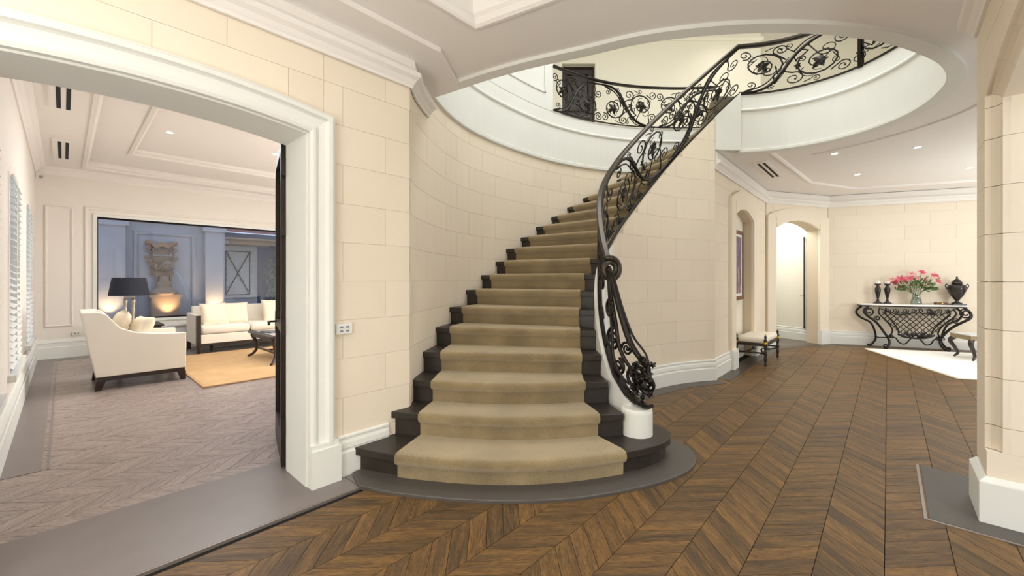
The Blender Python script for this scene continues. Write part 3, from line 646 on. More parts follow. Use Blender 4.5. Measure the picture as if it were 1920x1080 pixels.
mb = MB(); mb.tube([(1.72, 9.16, 5.0), (1.72, 9.1, 5.0), (1.62, 9.1, 5.0)], .012, 6); kid(mb, 'door_handle', METAL, dg)
# ================================================================ SITTING ROOM SHELL
ws = struct('wall_living_far', 'cream sitting room wall round the wide courtyard window', 'wall')
PF = fpath((-.33, 10.8), (5.5, 10.8), side=-1); G = lambda a: a+.33
for a0, a1, z0, z1 in ((-.33, .42, 0, 3.5), (.42, 4.7, 0, .62), (.42, 4.7, 2.55, 3.5), (4.7, 5.5, 0, 3.5)):
    mb = MB(); strip(mb, PF, G(a0), G(a1), z0, z1, 0, -.25, 9); kid(mb, 'wall_core', LIVW, ws)
def rect(u0, u1, z0, z1): return [(u0, z0), (u0, z1), (u1, z1), (u1, z0)]
tfF = lambda u, z, p: (*fr(u, 10.8-p), z)
mb = MB(); fsweep(mb, rect(-.22, .12, .56, 2.68), [(0, 0), (0, .02), (-.012, .026), (-.03, .014), (-.035, 0)], tfF, True); kid(mb, 'panel_moulding', LIVW, ws)
mb = MB(); fsweep(mb, rect(.26, 4.86, .44, 2.72), [(0, 0), (0, .02), (-.012, .028), (-.04, .02), (-.05, 0)], tfF, True); kid(mb, 'panel_moulding', LIVW, ws)
mb = MB(); fsweep(mb, rect(.42, 4.7, .62, 2.55), [(0, -.2), (0, .03), (.05, .03), (.06, 0), (.06, -.2)], tfF, True); kid(mb, 'window_surround', WHITE, ws)
mb = MB(); mb.prism([fr(.6, 10.8), fr(4.7, 10.8), fr(4.7, 10.5), fr(.6, 10.5)], .46, .5); mb.prism([fr(.65, 10.8), fr(4.65, 10.8), fr(4.65, 10.55), fr(.65, 10.55)], 0, .46); kid(mb, 'window_seat', WHITE, ws)
wd = struct('window_1', 'wide fixed picture window onto the grey courtyard', 'window')
mb = MB(); mb.quadgrid([[(*fr(.42, 10.95), .62), (*fr(.42, 10.95), 2.55)], [(*fr(4.7, 10.95), .62), (*fr(4.7, 10.95), 2.55)]]); kid(mb, 'pane', GLASS, wd)
mb = MB(); fsweep(mb, rect(.42, 4.7, .62, 2.55), [(0, -.17), (0, -.13), (-.02, -.13), (-.02, -.17)], tfF, True); kid(mb, 'window_frame', STEEL, wd)
wv = struct('wall_living_left', 'cream sitting room wall with tall shuttered windows', 'wall')
PV = fpath((-.33, 3.24), (-.33, 10.8), side=-1); H_ = lambda b: b-3.24
wins = [(3.7, 4.75), (5.75, 7.05), (8.1, 9.45)]
edges = [3.24]+[e for w_ in wins for e in w_]+[10.8]
for i in range(0, len(edges), 2):
    mb = MB(); strip(mb, PV, H_(edges[i]), H_(edges[i+1]), 0, 3.5, 0, -.3, 9); kid(mb, 'wall_core', LIVW, wv)
for b0, b1 in wins:
    mb = MB(); strip(mb, PV, H_(b0), H_(b1), 0, .55, 0, -.3, 9); kid(mb, 'wall_core', LIVW, wv)
    fa = seg_arch(H_(b0), H_(b1), 2.30, 2.42); mb = MB(); strip(mb, PV, H_(b0), H_(b1), fa, 3.5, 0, -.3, .1); kid(mb, 'wall_core', LIVW, wv)
tfV = lambda u, z, p: (*fr(-.33+p, u+3.24), z)
for i, (b0, b1) in enumerate(wins):
    wn_ = struct('window_%d' % (i+2), ['tall arched shuttered window nearest the doorway', 'tall arched window with white louvred shutters', 'tall arched shuttered window nearest the far corner'][i], 'window')
    fa = seg_arch(H_(b0), H_(b1), 2.30, 2.42); pts = archpts(H_(b0), H_(b1), .55, fa, 12)
    mb = MB(); fsweep(mb, pts, [(0, -.12), (0, .006), (.03, .012), (.06, .01), (.07, 0), (.07, -.12)][::-1], tfV); kid(mb, 'window_surround', LIVW, wn_)
    mb = MB(); strip(mb, PV, H_(b0)-.08, H_(b1)+.08, .49, .55, .05, -.2, 9); kid(mb, 'window_sill', WHITE, wn_)
    mb = MB(); fsweep(mb, pts, [(0, -.1), (0, -.14), (-.05, -.14), (-.05, -.1)], tfV); kid(mb, 'window_frame', WHITE, wn_)
    mb = MB(); mid = (H_(b0)+H_(b1))/2; mb.box((*fr(-.33, mid+3.24), 1.45), (.05, .04, 1.8), RZ); kid(mb, 'shutter_stile', WHITE, wn_)
    k = 0; z = .6; mb = MB()
    while z < 2.34:
        for s0, s1 in ((H_(b0)+.05, mid-.03), (mid+.03, H_(b1)-.05)):
            mb.quadgrid([[tfV(s0, z+.02, -.03), tfV(s0, z-.014, .028), tfV(s0, z-.02, .026), tfV(s0, z+.014, -.033)], [tfV(s1, z+.02, -.03), tfV(s1, z-.014, .028), tfV(s1, z-.02, .026), tfV(s1, z+.014, -.033)]], True)
        z += .062
    o = kid(mb, 'shutter_louvres', WHITE, wn_); o['kind'] = 'stuff'
    mb = MB(); mb.quadgrid([[tfV(H_(b0), .55, -.24), tfV(H_(b0), 2.45, -.24)], [tfV(H_(b1), .55, -.24), tfV(H_(b1), 2.45, -.24)]]); kid(mb, 'pane', GLASS, wn_)
wq = struct('wall_living_right', 'plain cream walls closing the sitting room on the hidden right', 'wall')
mb = MB(); strip(mb, fpath((5.5, 10.8), (5.5, 4.6), (1.95, 4.6), (1.95, 3.24), side=-1), 0, 12, 0, 3.5, 0, -.12, 9); kid(mb, 'wall_core', LIVW, wq)
LB = [(0, 0), (.03, 0), (.03, .2), (.024, .21), (.024, .27), (.03, .28), (.02, .31), (.012, .33), (0, .34)]
b3 = struct('baseboard_living', 'tall cream skirting round the sitting room', 'baseboard')
mb = MB(); sweep(mb, fpath((-.33, 3.26), (-.33, 10.8), (5.5, 10.8), side=-1), LB); kid(mb, 'skirting', WHITE, b3)
cl = struct('ceiling', 'stepped tray ceiling of the sitting room', 'ceiling')
def ab(l): return [fr(*p) for p in l]
R0 = ab([(-.45, 4.6), (5.6, 4.6), (5.6, 10.9), (-.45, 10.9)]); R1 = ab([(.26, 6.0), (4.9, 6.0), (4.9, 10.35), (.26, 10.35)]); R2 = ab([(.76, 6.05), (4.4, 6.05), (4.4, 9.2), (.76, 9.2)])
fill('ceiling_surface', R0, [R1], 3.35, CEIL, cl); fill('ceiling_surface', R1, [R2], 3.46, CEIL, cl); fill('ceiling_surface', R2, [], 3.54, CEIL, cl)
def ring(name, R, z0, z1, inset=.03):
    c = Vector((sum(p[0] for p in R)/4, sum(p[1] for p in R)/4)); mb = MB()
    def off(d): return [tuple(Vector(p)+(c-Vector(p)).normalized()*d) for p in R]
    mb.quadgrid([[(*p, z) for p in off(d)] for d, z in ((-.06, z0-.012), (-.0, z0-.02), (inset, z0-.012), (inset, z0+.02), (0, z0+.03), (0, z1-.03), (inset*1.6, z1-.01), (inset*2.2, z1+.001))], True, False); kid(mb, name, CEIL, cl)
ring('tray_moulding', R1, 3.35, 3.46); ring('tray_moulding', R2, 3.46, 3.54)
mb = MB(); mb.prism(ab([(-.4, 3.24), (1.95, 3.24), (1.95, 4.6), (-.4, 4.6)]), 2.92, 3.5); kid(mb, 'bulkhead', GLOSSC, cl)
LC = [(0, 3.22), (.015, 3.22), (.03, 3.245), (.07, 3.29), (.1, 3.31), (.1, 3.33), (.12, 3.35), (0, 3.35)]
c9 = struct('trim_10', 'pale crown moulding round the sitting room', 'crown moulding')
mb = MB(); sweep(mb, fpath((-.33, 4.62), (-.33, 10.8), (5.5, 10.8), side=-1), LC); kid(mb, 'crown_moulding', CEIL, c9)
# ================================================================ CEILING FITTINGS
def downlight(x, y, z, label, group, e):
    t = empty('downlight', (x, y, z), label=label, cat='light', group=group)
    mb = MB(); mb.lathe([(.034, -.002), (.05, -.006), (.052, -.001), (.052, .004), (.034, .004)], seg=18); kid(mb, 'trim_ring', WHITE, t)
    mb = MB(); mb.lathe([(.001, -.003), (.034, -.003), (.034, .002), (.001, .002)], seg=14); kid(mb, 'lamp', LAMP, t)
    l = D.lights.new('lamp_beam', 'SPOT'); l.energy = e; l.color = (1, .93, .82); l.spot_size = 1.9; l.spot_blend = .8; l.shadow_soft_size = .04
    o = D.objects.new('lamp_beam', l); COL.objects.link(o); o.location = (x, y, z-.02)
for (x, y), s in (((4.635, 5.9), 'left of the three nearest the oval opening'), ((5.54, 5.61), 'middle downlight, second nearest the oval opening'), ((5.95, 7.07), 'over the middle of the floor towards the console wall'), ((7.42, 6.66), 'rightmost, close to the stone pier')):
    downlight(x, y, ZC, 'small recessed hall ceiling downlight, '+s, 'hall downlights', 14)
for (a, b), s in (((1.05, 7.74), 'brightest and nearest, left of the open door'), ((1.05, 9.58), 'far left, above the floor lamp'), ((2.45, 9.58), 'far one above the sofa'), ((2.45, 7.74), 'right beside the door leaf top')):
    downlight(*fr(a, b), 3.54, 'small recessed sitting room downlight, '+s, 'sitting room downlights', 30)
downlight(4.6, 8.2, 7.19, 'bright upstairs downlight seen through the iron scrolls', 'upper downlights', 30)
def vent2(c0, c1, z, label, w):
    d = Vector(c1)-Vector(c0); m_ = (Vector(c0)+Vector(c1))/2; ang = math.atan2(d.y, d.x)-PI/2
    t = empty('ceiling_vent', (m_.x, m_.y, z), ang, label, 'vent', 'slot air vents')
    mb = MB(); mb.box((0, 0, -.006), (w, d.length+.14, .014)); kid(mb, 'vent_frame', CEIL, t)
    for dx in (-.037, .037):
        mb = MB(); mb.box((dx, 0, -.0135), (.034, d.length, .004)); kid(mb, 'slot', BLACK, t)
vent2(fr(.0, 5.92), fr(.0, 6.93), 3.35, 'white twin slot air vent on the sitting room ceiling, the nearer one', .22)
vent2(fr(.0, 8.61), fr(.0, 9.8), 3.35, 'white twin slot air vent on the sitting room ceiling, towards the far corner', .22)
vent2(fr(7.29, 1.45), fr(8.42, 1.45), ZC, 'white twin slot air vent on the hall ceiling by the picture niche', .2)
# ================================================================ COURTYARD
GW = mat('courtyard_render', (172, 170, 172), .85, var=.1, scale=3); GW2 = mat('courtyard_stone', (150, 128, 108), .85, var=.15, scale=8, bump=.4, bscale=25)
def fb(u, b, z): return (*fr(u, b), z)
def pbox(mb, u0, u1, b0, b1, z0, z1): mb.prism([fr(u0, b0), fr(u1, b0), fr(u1, b1), fr(u0, b1)], z0, z1)
cw = struct('wall_courtyard', 'grey rendered courtyard wall with pilasters beyond the window', 'garden wall')
mb = MB(); pbox(mb, -1.5, 3.15, 14.12, 14.4, 0, 3.6); kid(mb, 'wall_core', GW, cw)
for u0, u1 in ((.3, 1.04), (2.66, 3.08)):
    mb = MB(); pbox(mb, u0, u1, 13.96, 14.14, 0, 2.72); pbox(mb, u0-.06, u1+.06, 13.9, 14.14, 2.72, 2.84); pbox(mb, u0-.05, u1+.05, 13.92, 14.14, 0, .4); kid(mb, 'pilaster', GW, cw)
for z, h, p in ((2.9, .1, .12), (3.0, .14, .2), (3.14, .3, .1)):
    mb = MB(); pbox(mb, -1.5, 3.15, 14.12-p, 14.14, z, z+h); kid(mb, 'cornice', GW, cw)
mb = MB(); fsweep(mb, rect(1.2, 2.45, .3, 2.62), [(0, 0), (0, .03), (-.03, .05), (-.07, .03), (-.07, 0)], lambda u, z, p: fb(u, 14.12-p, z), True); kid(mb, 'panel_moulding', GW, cw)
mb = MB(); pbox(mb, 3.15, 4.36, 15.5, 15.7, 0, 2.55); kid(mb, 'rear_wall', GW, cw)
mb = MB(); pbox(mb, -2, 8, 11.05, 16, -.1, -.02); kid(mb, 'paving', GW, cw)
mf = empty('wall_fountain', fb(1.78, 14.1, 0), label='carved stone wall fountain with garland and spouting mask above a pool', cat='fountain')
IV = Matrix.Translation(-Vector(fb(1.78, 14.1, 0)))
def kidw(mb, name, m, parent, **k):
    mb.v = [tuple(Vector(v)-Vector(parent.location)) for v in mb.v]; return kid(mb, name, m, parent, **k)
mb = MB(); N_ = 24
rings = []
for i in range(N_+1):
    t = i/N_; u = 1.42+.64*t; top = 2.33+.03*math.sin(t*PI*5)+.05*(abs(t-.5)*2)**2; bot = top-.1-.05*math.sin(t*PI)
    d = .1+.12*math.sin(t*PI)
    rings.append([fb(u, 14.12, bot), fb(u, 14.12-d, bot+.04), fb(u, 14.12-d-.03, top), fb(u, 14.12, top)])
mb.quadgrid(rings, True); kidw(mb, 'shell_crest', GW2, mf, smooth=False)
mb = MB(); pbox(mb, 1.52, 1.98, 14.04, 14.12, 1.5, 2.22); kidw(mb, 'backplate', GW2, mf)
mb = MB(); fsweep(mb, rect(1.56, 1.94, 2.0, 2.2), [(0, 0), (0, .02), (-.02, .03), (-.03, 0)], lambda u, z, p: fb(u, 14.04-p, z), True); kidw(mb, 'backplate_moulding', GW, mf)
mb = MB(); pbox(mb, 1.6, 1.9, 14.02, 14.1, 1.46, 1.62); pbox(mb, 1.62, 1.66, 13.98, 14.1, 1.0, 1.5); pbox(mb, 1.9, 1.94, 13.98, 14.1, 1.0, 1.5); kidw(mb, 'side_piers', GW2, mf)
for s_ in (-1, 1):
    mb = MB(); pt = [fb(1.75+s_*x, 14.03-.03, z) for x, z in spiral(.24, 2.16, .09, 90, 1.3, s_)]; mb.tube(pt, .022, 6); kidw(mb, 'scroll', GW2, mf)
random.seed(3)
for i in range(26):
    t = i/25; u = 1.42+.62*t; z = 1.98-.28*math.sin(t*PI)**.8+random.uniform(-.04, .04)
    if .3 < t < .7 and i % 2: z -= .05
    mb = MB(); mb.ball(fb(u, 13.97+random.uniform(-.03, .02), z), random.uniform(.035, .055), 1, 7, 5); kidw(mb, 'garland_fruit', GW2, mf, smooth=True)
mb = MB(); c = Vector(fb(1.84, 13.95, 1.74)); mb.ball(c, .13, 1.15, 12, 8); kidw(mb, 'mask', GW2, mf, smooth=True)
mb = MB()
for dx, dz, r in ((-.05, .04, .025), (.05, .04, .025), (0, -.0, .03), (0, -.06, .035)):
    q_ = Vector(fb(1.84+dx, 13.83, 1.74+dz)); mb.ball(q_, r, 1, 8, 5)
kidw(mb, 'mask_features', GW2, mf, smooth=True)
mb = MB(); pts = [fb(1.86, 13.8, 1.70)]
for i in range(15):
    t = i/14; pts.append(fb(1.88+.3*t, 13.75-.5*t, 1.68-.9*t*t+.02*t))
mb.tube(pts, [.016-.004*i/len(pts) for i in range(len(pts))], 6); kidw(mb, 'water_jet', WATER, mf, smooth=True)
mb = MB(); mb.lathe([(.0, .98), (.26, .98), (.3, 1.02), (.28, 1.08), (.2, 1.14), (.13, 1.2), (.16, 1.28), (.1, 1.36), (.1, 1.45), (.0, 1.5)], fb(1.78, 13.95, 0), 16); kidw(mb, 'baluster', GW2, mf, smooth=True)
mb = MB(); pbox(mb, 1.50, 2.08, 13.75, 14.12, .1, .95); pbox(mb, 1.46, 2.12, 13.71, 14.12, .92, 1.0); kidw(mb, 'pedestal', GW2, mf)
mb = MB(); mb.lathe([(.35, .0), (.75, .0), (.95, .3), (1.0, .36), (1.0, .44), (.92, .44), (.85, .38), (.3, .36)], fb(2.0, 13.15, 0), 28, sx=1.15, sy=.75, rz=0); kidw(mb, 'pool_rim', GW2, mf, smooth=False)
mb = MB(); mb.lathe([(.0, .40), (.88, .40)], fb(2.0, 13.15, 0), 28, sx=1.15, sy=.75); kidw(mb, 'pool_water', WATER, mf)
for u, b_, s in ((.75, 13.75, 'at the left pilaster'), (1.82, 13.55, 'below the fountain pedestal'), (2.87, 13.75, 'at the right pilaster')):
    t = empty('uplight', fb(u, b_, .42), label='small warm courtyard uplight '+s, cat='light', group='courtyard uplights')
    mb = MB(); mb.lathe([(.03, -.42), (.03, -.06), (.05, -.05), (.05, .0), (.04, .0), (.04, -.02), (0, -.02)], seg=12); kid(mb, 'housing', STEEL, t)
    mb = MB(); mb.lathe([(0, -.012), (.04, -.012), (.04, -.004), (0, -.004)], seg=12); kid(mb, 'lamp', UPL, t)
    l = D.lights.new('uplight_beam', 'SPOT'); l.energy = 34; l.color = (1, .66, .32); l.spot_size = 1.5; l.spot_blend = .9; l.shadow_soft_size = .05
    o = D.objects.new('uplight_beam', l); COL.objects.link(o); o.location = fb(u, b_, .44); dv = Vector(fb(u, 14.1, 1.6))-o.location; o.rotation_euler = dv.to_track_quat('-Z', 'Y').to_euler()
tp = empty('trellis_panel', fb(3.8, 15.35, 0), label='pale courtyard panel with crossed dark rods and climbing leaves', cat='trellis')
mb = MB(); pbox(mb, 3.4, 4.25, 15.36, 15.5, .8, 2.45); kidw(mb, 'panel', mat('pale_render', (176, 172, 166), .8), tp)
for x0, z0, x1, z1 in ((3.44, .9, 4.1, 2.28), (3.44, 2.28, 4.1, .9), (3.44, .9, 3.44, 2.28), (4.1, .9, 4.1, 2.28), (3.44, 2.28, 4.1, 2.28), (3.44, .9, 4.1, .9)):
    mb = MB(); mb.tube([fb(x0, 15.33, z0), fb(x1, 15.33, z1)], .014, 5); kidw(mb, 'rod', STEEL, tp)
LEAFD = mat('dark_leaf', (58, 66, 58), .7, var=.3, scale=20)
mb = MB(); random.seed(5)
for i in range(120):
    t = random.random(); k = random.choice([0, 1, 2, 3]); 
    x, z = [(3.44+.66*t, .9+1.38*t), (3.44+.66*t, 2.28-1.38*t), (3.44, .9+1.38*t), (4.1, .9+1.38*t)][k]
    c = Vector(fb(x+random.gauss(0, .03), 15.30, z+random.gauss(0, .03))); a = random.random()*6.3; r = .03
    dx = Vector((math.cos(a)*CA*-1, math.cos(a)*SA, math.sin(a)))*r; dy = Vector((math.sin(a)*SA, -math.sin(a)*.5, math.cos(a)))*r
    b0 = len(mb.v); mb.v += [tuple(c+dx), tuple(c+dy*.5), tuple(c-dx), tuple(c-dy*.5)]; mb.f.append((b0, b0+1, b0+2, b0+3))
o = kidw(mb, 'climbing_leaves', LEAFD, tp); o['kind'] = 'stuff'
cn = empty('pergola_canopy', fb(3.95, 14.9, 2.6), label='thin pale canopy projecting over the trellis panel', cat='canopy')
mb = MB(); pbox(mb, 3.3, 4.75, 14.6, 15.6, 2.6, 2.66); pbox(mb, 3.36, 4.65, 14.7, 15.6, 2.47, 2.6); kidw(mb, 'canopy_slab', GW2, cn, bevel=.01)
rf = empty('neighbour_roof', fb(5.2, 16.6, 2.9), label='dark eave and reddish roof beyond the courtyard wall', cat='roof')
mb = MB(); pbox(mb, 3.0, 9, 16.2, 16.35, 2.75, 2.95); kidw(mb, 'gutter', mat('grey_gutter', (70, 82, 100), .5), rf)
mb = MB(); mb.quadgrid([[fb(3.0, 16.15, 2.97), fb(9, 16.15, 2.97)], [fb(3.0, 18.6, 4.1), fb(9, 18.6, 4.1)]]); kidw(mb, 'roof_slope', mat('red_roof', (120, 70, 70), .8), rf)
mb = MB(); pbox(mb, 3.0, 9, 16.4, 16.6, 0, 2.75); kidw(mb, 'wall', mat('dark_blue_fence', (42, 52, 76), .8), rf)
sh = empty('climbing_shrub', fb(4.85, 15.1, 0), label='dark green shrub beside the trellis in the courtyard', cat='shrub')
mb = MB(); mb.tube([fb(4.85, 15.1, 0), fb(4.9, 15.1, 1.0), fb(4.8, 15.1, 1.9)], .03, 6); kidw(mb, 'stem', BROWN, sh)
mb = MB(); random.seed(9)
for i in range(900):
    c = Vector(fb(4.86+max(-.4,min(.35,random.gauss(0, .16))), 15.05+max(-.2,min(.2,random.gauss(0, .1))), 1.45+max(-1,min(.85,random.gauss(0, .42))))); r = random.uniform(.03, .06)
    d1 = Vector((random.gauss(0, 1), random.gauss(0, 1), random.gauss(0, 1))).normalized()*r; d2 = d1.orthogonal().normalized()*r*.5
    b0 = len(mb.v); mb.v += [tuple(c+d1), tuple(c+d2), tuple(c-d1), tuple(c-d2)]; mb.f.append((b0, b0+1, b0+2, b0+3))
o = kidw(mb, 'foliage', mat('shrub_leaf', (66, 96, 66), .7, var=.4, scale=9), sh); o['kind'] = 'stuff'
# ================================================================ STAIRCASE
O_ = {n: OUT[min(len(OUT)-1, n-1)] for n in range(1, 23)}
# outer nosing ends of every step (step 3 .. 22) lie on the curved wall
outpos = {3: (-.86, 3.49), 4: (-.83, 3.80), 5: (-.785, 4.19), 6: (-.70, 4.56), 7: (-.565, 4.93), 8: (-.41, 5.22), 9: (-.23, 5.47), 10: (-.09, 5.64), 11: (.12, 5.87), 12: (.35, 6.11), 13: (.6, 6.33), 14: (.87, 6.52), 15: (1.15, 6.69), 16: (1.445, 6.83), 17: (1.77, 6.95), 18: (2.1, 7.03), 19: (2.43, 7.08), 20: (2.77, 7.1), 21: (3.1, 7.09), 22: (3.44, 7.06)}
FRONT = {1: S1,
 2: [(-.975, 3.22), (-.72, 3.165), (-.35, 3.09), (0, 3.06), (.35, 3.08), (.66, 3.135), (.86, 3.16)],
 3: [(-.86, 3.49), (-.685, 3.44), (-.35, 3.37), (0, 3.34), (.35, 3.36), (.61, 3.40), (.80, 3.415)],
 4: [(-.83, 3.80), (-.5, 3.755), (0, 3.69), (.4, 3.66), (.79, 3.645)]}
for n in range(5, 23):
    o = Vector(outpos[n]); i = Vector(INN[n-1]); d = (o-i).normalized(); i = i+d*.052; 
    FRONT[n] = [tuple(o.lerp(i, k/6)) for k in range(7)]
FR = {n: catmull(FRONT[n], 4) for n in FRONT}
for n in FR: FR[n] = [Vector((p.x, p.y)) for p in FR[n]]
def res(L, k):
    P_ = Path(L); return [P_.at(P_.L*i/(k-1))[0] for i in range(k)]
def fwd(L):      # unit vectors pointing up the flight, square to the nosing line
    out = []
    for i in range(len(L)):
        d = (L[min(i+1, len(L)-1)]-L[max(i-1, 0)]).normalized(); out.append(Vector((-d.y, d.x)))
    return out
stair = empty('staircase', (0, 3.3, 0), label='curved staircase with dark stained treads and risers sweeping up to the right', cat='staircase')
def kids(mb, name, m, parent, **k):
    mb.v = [tuple(Vector(v)-Vector(parent.location)) for v in mb.v]; return kid(mb, name, m, parent, **k)
K = 25
for n in range(1, 22):
    L = res(FR[n], K); f = fwd(L); N2 = res(FR[n+1], K); f2 = fwd(N2)
    z = n*RI; 
    if n == 1:
        poly = [tuple(p) for p in L]+[(.98, 3.5), (.8, 3.56), (-.87, 3.56), (-.86, 3.36)]
        inset = [tuple(L[i]+f[i]*.035) for i in range(K)]
        bpoly = inset+[(1.02, 3.47), (.8, 3.5), (-.84, 3.5), (-.88, 3.34), tuple(L[0]+Vector((.03, .04)))]
        mb = MB(); mb.prism(poly, z-.055, z); kids(mb, 'tread', DARKW, stair, bevel=.006)
        mb = MB(); mb.prism(bpoly, .0, z-.055); kids(mb, 'riser', DARKW, stair)
        continue
    back = [N2[i]+f2[i]*.06 for i in range(K)]
    rings = [[(*L[i], z-.052), (*L[i], z), (*back[i], z), (*back[i], z-.052)] for i in range(K)]
    mb = MB(); mb.quadgrid(rings, True); kids(mb, 'tread', DARKW, stair, bevel=.005)
    rr = [[(*(L[i]+f[i]*.03), z-RI), (*(L[i]+f[i]*.03), z-.052), (*(L[i]+f[i]*.05), z-.052), (*(L[i]+f[i]*.05), z-RI)] for i in range(K)]
    mb = MB(); mb.quadgrid(rr, True); kids(mb, 'riser', DARKW, stair)
n = 22; L = res(FR[n], K); f = fwd(L); z = ZL
mb = MB(); mb.quadgrid([[(*L[i], z-.05), (*L[i], z+.004), (*(L[i]+f[i]*.25), z+.004), (*(L[i]+f[i]*.25), z-.05)] for i in range(K)], True); kids(mb, 'tread', DARKW, stair)
mb = MB(); mb.quadgrid([[(*(L[i]+f[i]*.03), z-RI), (*(L[i]+f[i]*.03), z-.05), (*(L[i]+f[i]*.05), z-.05), (*(L[i]+f[i]*.05), z-RI)] for i in range(K)], True); kids(mb, 'riser', DARKW, stair)
# soffit below the flight
rings = []
for n in range(3, 23):
    a, b = FR[n][0], FR[n][-1]; zz = n*RI-.42; rings.append([(*a, zz), (*b, zz), (*b, zz-.05), (*a, zz-.05)])
mb = MB(); mb.quadgrid(rings, True); kids(mb, 'soffit', PLAST, stair)
# carpet runner: wraps every tread, nosing and riser
runner = empty('stair_runner', (0, 3.3, 0), label='thick olive beige carpet runner covering the middle of the stairs', cat='carpet')
ins = {1: (.33, .40), 2: (.27, .2), 3: (.2, .2), 4: (.18, .17)}
def cline(n, k=21):
    P_ = Path(FR[n]); l, r = ins.get(n, (.165, .15))
    if n == 1:   # ends set by where the runner meets the round step
        l = P_.find(-.80, 2.845); r_ = P_.find(.79, 2.885)
    else: r_ = P_.L-r
    pts = [P_.at(l+(r_-l)*i/(k-1))[0] for i in range(k)]; return pts
for n in range(1, 23):
    L = cline(n); f = fwd(L); z = n*RI; T_ = .016
    prof = [(.014, z-RI+.002), (.012, z-.085), (.008, z-.066), (-.012, z-.062), (-.028, z-.045), (-.034, z-.02), (-.026, z+.006), (-.006, z+T_), (.03, z+T_+.002)]
    rings = []
    nx = cline(n+1) if n < 22 else [p+q_*.3 for p, q_ in zip(L, f)]; fx = fwd(nx)
    e = .006
    for i in range(21):
        ring = [(*(L[i]+f[i]*o_), zz) for o_, zz in prof]
        bk = nx[i]+fx[i]*.028
        ring.append((*((L[i]+bk)/2), z+T_+.001)); ring.append((*bk, z+T_-.002))
        rings.append(ring)
    # thickness: close the sides down to the tread
    mb = MB(); mb.quadgrid(rings)
    for side in (0, 20):
        top = rings[side]; base = [(*(L[side]+f[side]*.03), z-RI+.002), (*(L[side]+f[side]*.03), z-.085), (*(L[side]+f[side]*.03), z-.066), (*(L[side]+f[side]*.004), z-.056), (*(L[side]+f[side]*.0), z-.045), (*(L[side]), z-.02), (*(L[side]), z-.004), (*(L[side]+f[side]*.004), z-.002), (*(L[side]+f[side]*.03), z-.001), (top[-2][0], top[-2][1], z-.001), (top[-1][0], top[-1][1], z-.001)]
        mb.quadgrid([top, base])
    kids(mb, 'carpet_step', CARPET, runner, smooth=True)
# white curb (string) carrying the balustrade, with the round newel block
curb = empty('stair_curb', (.985, 3.25, 0), label='white curved curb with round newel block at the foot of the iron balustrade', cat='stair string')
mb = MB(); mb.lathe([(.122, RI), (.122, .36), (.118, .378), (.105, .39), (0, .395)], (.985, 3.25, 0), 36); kids(mb, 'newel_block', WHITE, curb, smooth=False)
mb = MB(); PCB = Path([(p.x, p.y) for p in P_INN.p], -1)
strip(mb, PCB, .03, inn(9.3), RI, curb_z, .05, -.05, .06); o = kids(mb, 'string', WHITE, curb)
# ================================================================ IRONWORK
rng = random.Random(11)
def leafmesh(mb, c, ex, ey, r, rot=0):      # five-lobed vine leaf, slightly cupped, with thickness
    ez = ex.cross(ey); pts = []
    lob = [(90, 1.0), (162, .85), (18, .85), (230, .7), (-50, .7)]
    angs = sorted([(a+rot, l) for a, l in lob]); seq = []
    for i, (a, l) in enumerate(angs):
        a2 = angs[(i+1) % 5][0]+(360 if i == 4 else 0)
        seq += [(a-22, l*.66), (a-11, l*.72), (a, l), (a+11, l*.72), (a+22, l*.66), ((a+a2)/2, .36)]
    b = len(mb.v); mb.v.append(tuple(c+ez*.012))
    for a, l in seq:
        a = math.radians(a); mb.v.append(tuple(c+ex*math.cos(a)*l*r+ey*math.sin(a)*l*r+ez*(.012-.03*l)*1))
    mb.v.append(tuple(c-ez*.008)); m_ = len(seq)
    for a, l in seq:
        a = math.radians(a); mb.v.append(tuple(c+ex*math.cos(a)*l*r+ey*math.sin(a)*l*r+ez*(-.006-.03*l)))
    for i in range(m_):
        j = (i+1) % m_; mb.f += [(b, b+1+i, b+1+j), (b+1+m_, b+2+m_+j, b+2+m_+i), (b+1+i, b+2+m_+i, b+2+m_+j, b+1+j)]
def taper(n, r0, r1, mid=None): return [r0+(r1-r0)*i/(n-1) for i in range(n)]
